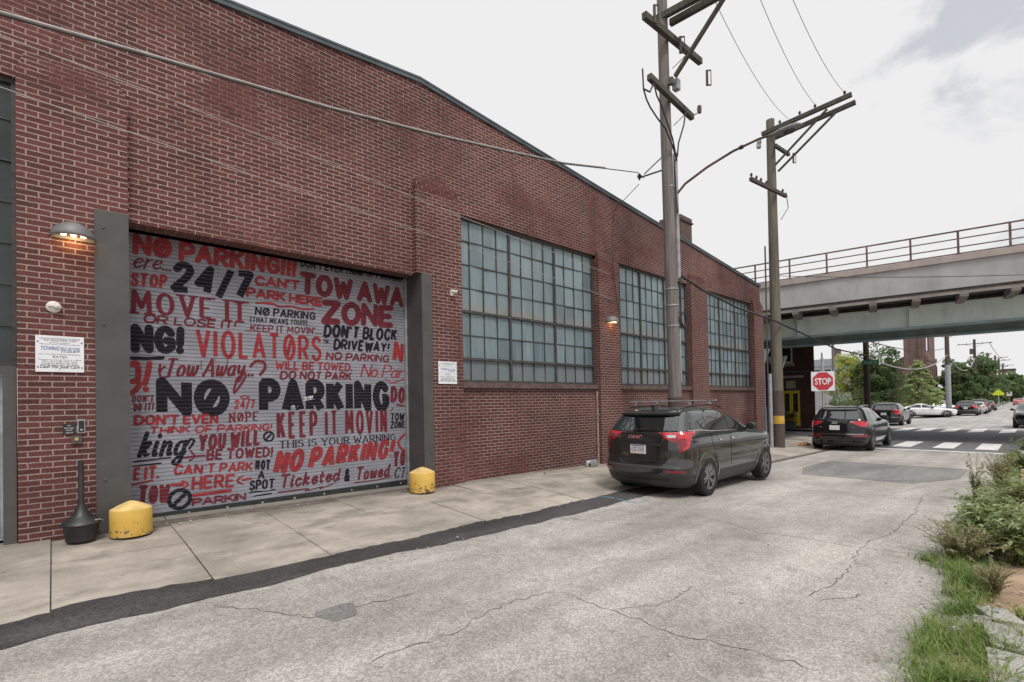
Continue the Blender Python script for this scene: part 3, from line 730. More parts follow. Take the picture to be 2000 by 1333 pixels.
# cracks: thin jagged dark seams in the old asphalt
CR = [[[2.78,3.16],[3.16,3.11],[3.34,2.97],[3.33,2.41],[3.31,1.86],[3.43,1.43],[3.5,.99]], [[2.78,3.16],[2.13,3.0],[1.83,3.07],[1.49,3.02]], [[7.98,1.38],[6.87,1.49],[6.87,2.13],[6.77,2.59],[7.12,3.3]],
      [[7.98,1.38],[9.78,1.37],[11.48,1.53]], [[4.78,1.45],[5.32,1.36],[5.94,1.38]], [[5.22,1.1],[4.74,1.33]], [[6.87,1.49],[5.94,1.38]], [[9.74,3.7],[10.83,2.98],[11.42,1.96],[12.98,1.64]], [[6.87,1.49],[6.99,.95],[6.84,.72]],
      [[3.33,2.41],[3.9,2.2],[4.4,2.25]], [[11.48,1.53],[13.1,1.2]], [[1.0,4.9],[1.5,4.0],[2.4,3.9]]]
mb = MB(); r3 = random.Random(5)
for pl in CR:
    pts = []
    for i in range(len(pl)-1):
        a, b_ = Vector(pl[i]), Vector(pl[i+1]); n = max(2, int((b_-a).length/.07)); q = Vector((-(b_-a).y, (b_-a).x)).normalized()
        for k in range(n): pts.append(a.lerp(b_, k/n)+q*r3.gauss(0, .018))
    pts.append(Vector(pl[-1])); vs = []
    for i, p in enumerate(pts):
        d = (pts[min(i+1, len(pts)-1)]-pts[max(0, i-1)]).normalized(); q = Vector((-d.y, d.x)); wd = .0034*(.4+r3.random()*1.1)*(1 if 0 < i < len(pts)-1 else .2)
        for s_ in (-1, 1): c = p+q*wd*s_; vs.append((c.x, c.y, G(c.x)+.003))
    mb.add(vs, [(2*i, 2*i+1, 2*i+3, 2*i+2) for i in range(len(pts)-1)])
tag(mb.build('road_cracks', MAT['crack']), kind='structure')
mb = MB()
blob = [(1.70+.15*math.cos(t)*(1+.2*math.sin(3*t)), 3.96+.20*math.sin(t)*(1+.25*math.cos(2*t)), G(1.7)+.004) for t in lin(0, 2*math.pi, 26)[:-1]]
mb.poly(blob); tag(mb.build('tar_patch', MAT['patch']), kind='structure')
mb = MB()
for pl, wd in (([[7.37,5.72],[7.46,5.51],[7.43,5.32]], .03), ([[7.42,5.26],[7.38,4.96],[7.39,4.81]], .035), ([[7.5,4.85],[7.75,4.8]], .02)):
    for i in range(len(pl)-1):
        a, b_ = Vector(pl[i]), Vector(pl[i+1]); d = (b_-a).normalized(); q = Vector((-d.y, d.x))*wd/2
        mb.poly([(p.x, p.y, G(p.x)+.013) for p in (a-q, b_-q, b_+q, a+q)])
tag(mb.build('survey_marks', MAT['paint_blue']), kind='structure')
# broken kerb slabs on the near side
mb = MB(); r4 = random.Random(8)
for (x, y, hx, hy, rz) in ((4.15, .10, .34, .16, .08), (4.82, .18, .22, .13, .2), (5.28, .26, .13, .10, .5), (3.4, .15, .3, .2, -.04), (21.5, .3, .6, .3, 0), (23.2, .2, .8, .35, .05)):
    c, s_ = math.cos(rz), math.sin(rz)
    mb.obox((x, y, G(x)+.02), (hx*c, hx*s_, .004), (-hy*s_, hy*c, .006), (0, 0, .035))
tag(mb.build('kerb_slabs', MAT['pave2']), kind='structure')

# ---------------------------------------------------------------- the warehouse
def zt(x): return 8.0-.0905*abs(x-5.25)
BX0, BX1, YB, YP, YGL = -14.0, 22.1, 8.12, 8.0, 8.24
HEAD, SILL = 5.6, 2.12
bld = thing('warehouse', 'red brick warehouse with a lettered roller door and three tall factory windows', 'building', (BX0, YB, 0))
mb = MB()
def wallseg(x0, x1, z0f, z1f, y0, y1):
    xs = sorted(set([x0, x1]+([5.25] if x0 < 5.25 < x1 else [])))
    for a, b_ in zip(xs, xs[1:]):
        v = [(a, y0, z0f(a)), (b_, y0, z0f(b_)), (b_, y1, z0f(b_)), (a, y1, z0f(a)), (a, y0, z1f(a)), (b_, y0, z1f(b_)), (b_, y1, z1f(b_)), (a, y1, z1f(a))]
        mb.add(v, [(0,3,2,1),(4,5,6,7),(0,1,5,4),(1,2,6,5),(2,3,7,6),(3,0,4,7)])
ZB = lambda x: -.9
bays = [(6.11, 10.68), (11.62, 15.78), (16.98, 21.11)]
pil = [(-.3, .72, 5.9), (5.04, 6.11, 6.02), (10.68, 11.62, 5.72), (15.78, 16.98, 5.95), (21.11, BX1, 5.78), (-5.6, -4.6, 5.9), (-11, -10, 5.9)]
GH = 4.14
wallseg(BX0, BX1, lambda x: HEAD, zt, YB, 8.55)                       # wall above the openings
wallseg(.72, 5.04, lambda x: GH, lambda x: HEAD, YB, 8.55)            # lintel wall over the roller door
for a, b_ in bays: wallseg(a, b_, ZB, lambda x: SILL-.13, YB, 8.5)
for a, b_, zc in pil:
    wallseg(5.366 if a == 5.04 else a, b_, ZB, lambda x, zc=zc: 4.18, YP, 8.55); wallseg(a, b_, lambda x: 4.18, lambda x, zc=zc: zc-.07*3, YP, 8.55)
    for k in range(3):                                                # brick courses stepping back at the head
        wallseg(a+.02*(k+1), b_-.02*(k+1), lambda x, zc=zc, k=k: zc-.07*(3-k), lambda x, zc=zc, k=k: zc-.07*(2-k), YP+.025*(k+1), 8.11)
wallseg(-14, -5.6, ZB, lambda x: HEAD, 8.3, 8.5)
# return wall along the cross street and the far end
mb.add([(BX1, 8.55, -.9), (BX1, 34, -.9), (BX1, 34, 6.4), (BX1, 8.55, zt(BX1))], [(0, 1, 2, 3)])
mb.add([(BX0, 8.55, -.9), (BX0, 34, -.9), (BX0, 34, 6.4), (BX0, 8.55, zt(BX0))], [(3, 2, 1, 0)])
wall = mb.build('wall', MAT['brick'], bld, smooth=False)
mb = MB()
for a, b_ in ((BX0, 5.25), (5.25, BX1)):
    mb.add([(a, 8.5, zt(a)-.12), (b_, 8.5, zt(b_)-.12), (b_, 34, zt(b_)-.12), (a, 34, zt(a)-.12)], [(0, 1, 2, 3)])
roof = mb.build('roof', MAT['roof'], bld, smooth=False)
mb = MB()
mb.box(17.85, 18.75, 9.4, 10.3, 5.5, 8.66); mb.box(17.80, 18.80, 9.35, 10.35, 8.66, 8.72); mb.box(17.84, 18.76, 9.39, 10.31, 8.72, 8.88)
mb.build('chimney', MAT['brick_chimney'], roof, smooth=False)
mb = MB()
for a, b_ in ((BX0-.05, 5.25), (5.25, BX1+.05)):
    for (o0, o1, y0, y1) in ((.0, .035, YB-.05, 8.62), (-.07, -.002, YB-.04, YB-.003)):
        v = [(a, y0, zt(a)+o0), (b_, y0, zt(b_)+o0), (b_, y1, zt(b_)+o0), (a, y1, zt(a)+o0), (a, y0, zt(a)+o1), (b_, y0, zt(b_)+o1), (b_, y1, zt(b_)+o1), (a, y1, zt(a)+o1)]
        mb.add(v, [(0,3,2,1),(4,5,6,7),(0,1,5,4),(1,2,6,5),(2,3,7,6),(3,0,4,7)])
mb.build('coping', MAT['coping_m'], bld, smooth=False)
def factory_window(x0, x1, z0=SILL, z1=HEAD, nc=12, nr=7, glass='pane', groups=(4, 8), thick=(3, 1), yg=YGL):
    f = MB(); y = yg
    f.box(x0, x0+.045, y-.05, y+.05, z0, z1); f.box(x1-.045, x1, y-.05, y+.05, z0, z1)
    f.box(x0+.045, x1-.045, y-.048, y+.05, z0, z0+.05); f.box(x0+.045, x1-.045, y-.048, y+.05, z1-.06, z1)
    for i in range(1, nc):
        x = x0+(x1-x0)*i/nc; t = .030 if i in groups else .009
        f.box(x-t, x+t, y-(.045 if i in groups else .022), y+.02, z0+.05, z1-.06)
    for j in range(1, nr):
        z = z0+(z1-z0)*j/nr; big = j in thick; t = .026 if big else .010
        xs = [x0+.045]+[x0+(x1-x0)*g_/nc for g_ in groups]+[x1-.045]
        for a, b_ in zip(xs, xs[1:]): f.box(a+(.036 if a > x0+.1 else .001), b_-(.036 if b_ < x1-.1 else .001), y-(.055 if big else .018), y+.018, z-t, z+t)
    fr = f.build('window', MAT['frame'], bld, smooth=False)
    g_ = MB(); rr = random.Random(int(x0*10))
    for i in range(nc):
        for j in range(nr):
            a, b_ = x0+(x1-x0)*i/nc, x0+(x1-x0)*(i+1)/nc; c, d = z0+(z1-z0)*j/nr, z0+(z1-z0)*(j+1)/nr
            ty, tx = rr.gauss(0, .004), rr.gauss(0, .004)
            g_.poly([(a, y-tx-ty, c), (b_, y+tx-ty, c), (b_, y+tx+ty, d), (a, y-tx+ty, d)])
    po = g_.build('panes', MAT[glass], fr, smooth=False)
    at_ = po.data.attributes.new('pane_tone', 'FLOAT', 'FACE')
    at_.data.foreach_set('value', [min(1, max(0, rr.gauss(.62 if j >= 3 else .42, .20)-(.35 if rr.random() < .06 else 0))) for i in range(nc) for j in range(nr)])
    if z0 == SILL:
        s = MB(); s.prism([(YB-.07, SILL-.125), (YB-.075, SILL-.015), (YGL+.03, SILL+.004), (YGL+.03, SILL-.125)], lambda a, b_, t: (x0+.003+t, a, b_), x1-x0-.006)
        s.build('sill', MAT['sill'], fr, smooth=False)
    return fr
for a, b_ in bays: factory_window(a, b_)
# the dark window and grey door at the left end
factory_window(-4.6, -.3, 2.2, HEAD, 8, 7, 'pane_dark', (4,), (), 8.22)
d = MB(); d.box(-1.36, -.42, 8.16, 8.20, .21, 2.10); dr = d.build('door', MAT['steel_dark'], bld)
d = MB(); d.box(-.42, -.31, 8.03, 8.2, .12, 2.20); d.box(-4.6, -.42, 8.04, 8.2, 2.105, 2.2); d.build('door_frame', MAT['steel_dark'], dr)
d = MB(); d.box(-.45, -.425, 8.145, 8.158, .24, 2.09); d.box(-1.34, -.425, 8.14, 8.158, .205, .235); d.build('weather_strip', MAT['galv'], dr)
d = MB(); d.box(-4.6, -1.37, 8.16, 8.24, -.2, 2.10); d.build('wall', MAT['steel_dark'], bld)
# roller door
d = MB(); z = .195; pitch = .0575; SL = []
while z < 4.24:
    z1_ = z+pitch; yy = 8.6
    d.add([(.70, yy+.012, z+.0), (5.16, yy+.012, z+.0), (.70, yy, z+.005), (5.16, yy, z+.005), (.70, yy, z1_-.005), (5.16, yy, z1_-.005), (.70, yy+.012, z1_), (5.16, yy+.012, z1_)],
          [(0, 1, 3, 2), (2, 3, 5, 4), (4, 5, 7, 6)])
    SL.append((z+.0045, z1_-.0045)); z = z1_
shutter = d.build('roller_door', MAT['slat'], bld, smooth=False)
d = MB(); d.box(.72, 5.14, 8.555, 8.63, .0, .19)
for k in range(9): d.lathe([(0, .006), (.016, .006), (.018, 0)], (.95+k*.5, 8.555, .15), (0, -1, 0), 8, 1)
d.build('bottom_bar', [M('bar_green_black', (.016, .022, .021), .6), MAT['galv']], shutter)
d = MB(); d.box(.72, 5.04, 8.40, 8.58, 4.14, 4.5); d.build('shade_box', MAT['black'], shutter)  # black box added to darken the door top and cut skylight there
d = MB(); d.box(5.10, 5.136, 8.53, 8.58, .1, 4.3); d.build('guide_rail', MAT['galv'], shutter)
tm = MB(); cnt = 0; INK = {'k': 0, 'r': 1, 'd': 2, 'w': 3}
def ink(polys, c):
    global cnt
    for p in polys:
        cnt += 1; y = 8.5975-(cnt % 40)*4e-5
        p = clip(clip(p, 0, .78, True), 0, 5.095, False)
        if len(p) < 3: continue
        lo, hi = min(q[1] for q in p), max(q[1] for q in p)
        for a, b_ in SL:
            if b_ < lo or a > hi: continue
            q = clip(clip(p, 1, a, True), 1, b_, False)
            if len(q) >= 3: tm.poly([(x, y, z_) for x, z_ in q], INK[c])
rr = random.Random(21)
for t in TEXTS: ink(line_polys(t[0], t[1], t[3], t[4]-.06*t[7], t[5], t[6]-.06*t[7], t[7]*1.13, rr), t[2])
for c, wd, pl in STROKES: ink(stroke_polys(catmull(pl) if len(pl) > 2 else pl, wd, True), c)
for c, (x, z), r in RINGS:
    ink(stroke_polys([(x+r*math.cos(t), z+r*math.sin(t)) for t in lin(0, 2*math.pi, 24)], r*.42, False), c); ink(stroke_polys([(x-r*.6, z-r*.6), (x+r*.6, z+r*.6)], r*.42, False), c)
for k in range(46):                                                    # paint drips and flecks
    x, z = rr.uniform(1.6, 3.5), rr.uniform(2.15, 2.5); L = rr.uniform(.01, .09)
    ink([[(x, z), (x+.008, z), (x+.006, z-L), (x+.002, z-L)]], 'r' if k % 3 else 'd')
tm.build('painted_lettering', [MAT['ink_k'], MAT['ink_r'], MAT['ink_d'], MAT['ink_w']], shutter, smooth=False)
# steel jambs
d = MB(); d.box(.385, .725, 7.985, 8.62, -.2, 4.19)
for z in (3.97, 2.75, .8): d.lathe([(0, .012), (.014, .010), (.018, 0)], (.47, 7.985, z), (0, -1, 0), 10)
d.build('steel_jamb', MAT['steel_dark'], bld)
d = MB(); d.box(5.137, 5.365, 7.98, 8.62, -.2, 4.18)
for z in (3.95, 3.0, .75): d.lathe([(0, .012), (.014, .010), (.018, 0)], (5.29, 7.98, z), (0, -1, 0), 10)
d.build('steel_jamb', MAT['steel_dark'], bld)
d = MB(); d.tube([(10.62, 8.085, -.1), (10.62, 8.085, 1.94)], .032, 10)
for z in (.5, 1.3): d.box(10.575, 10.665, 8.05, 8.12, z, z+.03)
d.build('drain_pipe', M('painted_pipe', (.30, .20, .18), .7), bld)

# fixtures on the wall: each its own thing
def wall_lamp(x, z, label):
    o = thing('wall_lamp', label, 'wall lamp', (x, 8.0, z), 0, 'hooded lamps on the brick wall')
    m_ = MB(); n, k = 20, 8; vs = []; W_, H_, D_ = .215, .20, .23
    for i in range(k+1):
        a = math.pi/2*i/k
        for j in range(n+1):
            t = math.pi*j/n
            vs.append((-W_*math.cos(t)*math.cos(a), -.004-D_*math.sin(t)*math.cos(a)**.8, H_*math.sin(a)))
    m_.add(vs, [(i*(n+1)+j, i*(n+1)+j+1, (i+1)*(n+1)+j+1, (i+1)*(n+1)+j) for i in range(k) for j in range(n)])
    m_.box(-.2, .2, -.02, 0, -.01, .03)
    h = m_.build('hood', MAT['lampgrey'], o, local=True)
    sm = h.modifiers.new('thick', 'SOLIDIFY'); sm.thickness = .008
    for bx in (-.09, 0, .09):
        b_ = MB(); b_.lathe([(.0, -.03), (.022, -.022), (.03, 0), (.022, .022), (0, .03)], (bx, -.10, .035), (0, 0, 1), 12)
        bo = b_.build('bulb', EMIT, o, local=True)
    ld = bpy.data.lights.new('lamp_light', 'POINT'); ld.energy = 2.4; ld.color = (1, .58, .25); ld.shadow_soft_size = .06
    lo = bpy.data.objects.new('lamp_light', ld); COL.objects.link(lo); lo.parent = o; lo.location = (0, -.10, -.015)
m_, nt_, b_ = bsdf('warm_bulb'); b_.inputs['Emission Color'].default_value = (1, .66, .35, 1); b_.inputs['Emission Strength'].default_value = 8; EMIT = m_
wall_lamp(.19, 3.76, 'lit grey hooded lamp on the brick pier beside the left steel jamb')
wall_lamp(11.18, 3.80, 'lit grey hooded lamp on the brick pier between two factory windows')

def tow_sign(x0, x1, z0, z1, label):
    o = thing('tow_notice', label, 'sign', (x0, 7.985, z0), 0, 'towing notices on the wall')
    m_ = MB(); m_.box(0, x1-x0, 0, .006, 0, z1-z0); m_.build('panel', MAT['white'], o, local=True)
    t = MB(); W_, H_ = x1-x0, z1-z0
    L = [(.925, "Unauthorized Parking Is Prohibited", .045, .82, 0), (.875, "Such Vehicles Will Be Towed", .045, .66, 0), (.82, "At Owner's Expense", .03, .42, 0), (.775, "Office 24 Hours Towing and Storage", .03, .84, 0),
         (.50, "Return of the Vehicle Contact the Towing Operator", .03, .86, 0), (.41, "RATES:", .065, .30, 0), (.345, "Passenger Cars and Light Trucks to 11,000 lb", .032, .86, 0), (.30, "Plus Storage Per Day", .032, .72, 0),
         (.245, "Storage Fees Based On 24hr Period", .042, .72, 0), (.195, "Hours Of Operation 24hrs 7 Days A Week", .042, .80, 0)]
    for v, s, h, wd, c in L: put_text(t, s, (W_/2, -.0015, H_*v-.01), (1, 0, 0), (0, 0, 1), h*H_, 0, wd*W_)
    put_text(t, "Cash For Junk Cars", (W_/2, -.0015, H_*.105), (1, 0, 0), (0, 0, 1), .085*H_, 0, .82*W_, bold=.012, shear=.45)
    put_text(t, "TOWING", (W_*.30, -.0015, H_*.60), (1, 0, 0), (0, 0, 1), .11*H_, 1, .38*W_, bold=.01, shear=.3)
    for v, s, h in ((.685, "1001 N. Front Street", .035), (.64, "Phila. PA 19123", .035), (.575, "215.252.8377", .06)): put_text(t, s, (W_*.71, -.0015, H_*v-.01), (1, 0, 0), (0, 0, 1), h*H_, 1, .40*W_, bold=.015)
    t.build('lettering', [MAT['text'], MAT['text_blue']], o, local=True, smooth=False)
    for (u, v) in ((.05, .83), (.95, .83), (.05, .13), (.95, .13)):
        s = MB(); s.lathe([(0, .005), (.006, .004), (.008, 0)], (W_*u, -.001, H_*v), (0, -1, 0), 10); s.build('screw', MAT['black'], o, local=True)
tow_sign(-.15, .28, 2.14, 2.57, 'white towing notice low on the left brick pier beneath the hooded lamp')
tow_sign(5.49, 5.93, 2.07, 2.51, 'white towing notice between the right steel jamb and the first tall window')

o = thing('dome_camera', 'cream round dome camera on the left brick pier above the towing notice', 'camera', (.01, 8.0, 2.915))
m_ = MB(); m_.lathe([(.0, .035), (.05, .033), (.068, .02), (.07, 0)], (0, 0, 0), (0, -1, 0), 24); m_.build('base_plate', MAT['cream'], o, local=True)
m_ = MB(); m_.lathe([(0, .05), (.022, .044), (.034, .02), (.036, 0)], (.03, -.03, 0), (.5, -.85, 0), 16); m_.build('dome', MAT['cream'], o, local=True)
m_ = MB(); m_.box(-.05, .085, -.048, -.036, -.004, .004); m_.build('visor', MAT['galv'], o, local=True)
o = thing('bullet_camera', 'small white bullet camera beside the first tall window', 'camera', (5.84, 8.0, 3.89))
m_ = MB(); m_.box(-.035, .035, -.05, 0, -.06, .06); m_.build('bracket', MAT['cream'], o, local=True)
m_ = MB(); m_.tube([(0, -.05, .02), (.06, -.14, -.0)], .033, 14); m_.build('body', MAT['cream'], o, local=True)
m_ = MB(); m_.lathe([(0, .004), (.026, .003), (.027, 0)], (.062, -.143, -.001), (.55, -.83, -.18), 14); m_.build('lens', MAT['black'], o, local=True)
o = thing('intercom', 'grey doorbell intercom with a black face on the left pier', 'intercom', (.25, 8.0, 1.485))
m_ = MB(); m_.box(-.036, .036, -.03, 0, -.085, .085); m_.build('housing', MAT['galv'], o, local=True)
m_ = MB(); m_.box(-.026, .026, -.034, -.0302, -.074, .066); m_.build('face', MAT['black'], o, local=True)
m_ = MB(); m_.lathe([(0, .003), (.011, .002), (.013, 0)], (0, -.034, -.045), (0, -1, 0), 14); m_.build('button', MAT['galv'], o, local=True)
o = thing('entry_plaque', 'small black entry plaque with white lettering beside the intercom', 'sign', (.14, 8.0, 1.455))
m_ = MB(); m_.box(-.058, .058, -.012, 0, -.065, .065); m_.build('panel', MAT['black'], o, local=True)
m_ = MB()
for v, s, h in ((.035, 'FOR', .012), (.005, 'DELIVERIES', .013), (-.022, 'PLEASE', .013), (-.05, 'ring bell', .015)): put_text(m_, s, (0, -.0135, v), (1, 0, 0), (0, 0, 1), h, 0, None, bold=.01)
m_.build('lettering', MAT['ink_w'], o, local=True, smooth=False)
o = thing('key_switch', 'dark square key switch with a brass lock below the intercom', 'switch', (.205, 8.0, 1.325))
m_ = MB(); m_.box(-.048, .048, -.03, 0, -.05, .05); m_.build('plate', MAT['steel_dark'], o, local=True)
m_ = MB(); m_.lathe([(0, .018), (.02, .016), (.027, .004), (.028, 0)], (0, -.03, .004), (0, -1, 0), 18); m_.build('lock', MAT['brass'], o, local=True)
# ashtray
o = thing('smoking_receptacle', 'black floor ashtray with a tall neck standing beside the left jamb', 'ashtray', (.235, 7.75, GS(.23, 7.75)))
m_ = MB(); m_.lathe([(0, 0), (.13, 0), (.142, .01), (.165, .17), (.172, .18), (.172, .20), (.15, .20)], n=32); m_.build('base', MAT['black'], o, local=True)
m_ = MB(); m_.lathe([(.185, .195), (.19, .205), (.17, .235), (.115, .27), (.075, .32), (.05, .38), (.036, .415), (.032, .43)], n=32); m_.lathe([(.032, .425), (.03, .43), (.027, .93), (.018, .932), (.016, .8)], n=18); m_.build('neck', MAT['black'], o, local=True)
m_ = MB(); m_.tube([(.12, -.1, .24), (.17, -.09, .235), (.2, -.06, .21)], .005, 6); m_.tube([(.12, -.1, .24), (.13, -.13, .235)], .006, 6); m_.build('tether', MAT['galv'], o, local=True)
def bollard(x, y, r, h, label):
    z = GS(x, y); o = thing('bollard', label, 'bollard', (x, y, z), 0, 'yellow bollards guarding the roller door')
    rb = random.Random(int(x*7)); m_ = MB()
    m_.lathe([(r*.99, 0), (r, .01), (r*.995, h*.5), (r, h), (r*.97, h+.012)], n=40); m_.build('post', MAT['yellow'], o, local=True, uv=False)
    m_ = MB(); m_.lathe([(r*.965, h+.010), (r*.6, h+.055), (r*.2, h+.095), (0.001, h+.105)], n=40); m_.build('cap', MAT['yellow_top'], o, local=True, uv=False)
bollard(.70, 7.72, .215, .31, 'squat yellow bollard with chipped paint by the black floor ashtray')
bollard(4.96, 7.80, .235, .34, 'squat yellow bollard at the foot of the right steel jamb')
o = thing('downspout_block', 'pale rounded splash block at the foot of the wall near the drain pipe', 'splash block', (10.12, 7.93, GS(10.1, 7.93)))
m_ = MB(); m_.lathe([(0, .15), (.17, .145), (.2, .11), (.21, .03), (.2, 0)], n=24, sx=1.1, sy=.5); m_.build('body', MAT['galv'], o, local=True)
m_ = MB(); m_.lathe([(0, 0.002), (.035, 0)], (-.17, -.075, .05), (-.7, -.7, 0), 12); m_.build('outlet', MAT['black'], o, local=True)

# ---------------------------------------------------------------- vehicles
class Car:
    """body surface described by horizontal slices: height -> rear end, front end, half width"""
    def __init__(s, prof, nr=(14, 4.5), nf=(7, 3.0)):
        s.z = [p[0] for p in prof]; s.xr = [p[1] for p in prof]; s.xf = [p[2] for p in prof]; s.w = [p[3] for p in prof]; s.nr = nr; s.nf = nf
    def at(s, z): return np.interp(z, s.z, s.xr), np.interp(z, s.z, s.xf), np.interp(z, s.z, s.w)
    def side(s, x, z):
        r, f, w_ = s.at(z); c = (r+f)/2; a = (f-r)/2; n = s.nr if x < c else s.nf
        t = min(.999, abs(x-c)/a); return w_*(1-t**n[0])**(1/n[1])
    def end(s, y, z, rear=True):
        r, f, w_ = s.at(z); c = (r+f)/2; a = (f-r)/2; n = s.nr if rear else s.nf
        t = min(.998, abs(y)/w_); q = a*(1-t**n[1])**(1/n[0]); return c-q if rear else c+q
    def ring(s, z, K=16):
        r, f, w_ = s.at(z); c = (r+f)/2; a = (f-r)/2; q = []
        for n, sg in ((s.nr, -1), (s.nf, 1)):
            t = np.linspace(0, math.pi/2, 600); x = a*np.cos(t)**(2/n[0]); y = w_*np.sin(t)**(2/n[1])
            L = np.concatenate([[0], np.cumsum(np.hypot(np.diff(x), np.diff(y)))]); u = np.linspace(0, L[-1], K+1)
            q.append([(c+sg*X, Y) for X, Y in zip(np.interp(u, L, x), np.interp(u, L, y))])
        A, B = q; half = A+B[::-1][1:]                   # rear centre -> front centre along +y
        return half+[(x, -y) for x, y in half[::-1][1:-1]]
    def body(s, axles, rw, wells=True):
        m_ = MB(); zs = []
        for a, b_ in zip(s.z, s.z[1:]):
            n = max(1, int(math.ceil((b_-a)/.04))); zs += [a+(b_-a)*i/n for i in range(n)]
        zs.append(s.z[-1]); rings = [s.ring(z) for z in zs]; n = len(rings[0])
        m_.add([(x, y, z) for z, R_ in zip(zs, rings) for x, y in R_], [(i*n+k, (i+1)*n+k, (i+1)*n+(k+1) % n, i*n+(k+1) % n) for i in range(len(zs)-1) for k in range(n)])
        m_.f.append(tuple(range(n))); m_.m.append(0); m_.f.append(tuple((len(zs)-1)*n+k for k in range(n-1, -1, -1))); m_.m.append(0)
        return m_
def car_patch(fn, poly, off=.006, skirt=.012, res=.07, mirror=False):
    """a thin panel whose outline poly (a, z) is laid on the surface fn(a, z) -> (point, outward)"""
    bm = bmesh.new(); vs = [bm.verts.new((a, z, 0)) for a, z in poly]; bm.faces.new(vs)
    bmesh.ops.triangulate(bm, faces=bm.faces[:])
    for _ in range(5):
        es = [e for e in bm.edges if e.calc_length() > res]
        if not es: break
        bmesh.ops.subdivide_edges(bm, edges=es, cuts=1); bmesh.ops.triangulate(bm, faces=[f for f in bm.faces if len(f.verts) > 3])
    bmesh.ops.recalc_face_normals(bm, faces=bm.faces[:])
    be = [e for e in bm.edges if len(e.link_faces) == 1]; base = {}
    V = []; F = []
    for i, v in enumerate(bm.verts): v.index = i; p, o = fn(v.co.x, v.co.y); V.append(tuple(Vector(p)+Vector(o)*off))
    for f in bm.faces: F.append(tuple(v.index for v in f.verts))
    for e in be:
        q = []
        for v in e.verts:
            if v.index not in base:
                p, o = fn(v.co.x, v.co.y); base[v.index] = len(V); V.append(tuple(Vector(p)+Vector(o)*(off-skirt)))
            q.append(v.index)
        F.append((q[0], q[1], base[q[1]], base[q[0]]))
    bm.free(); return V, F
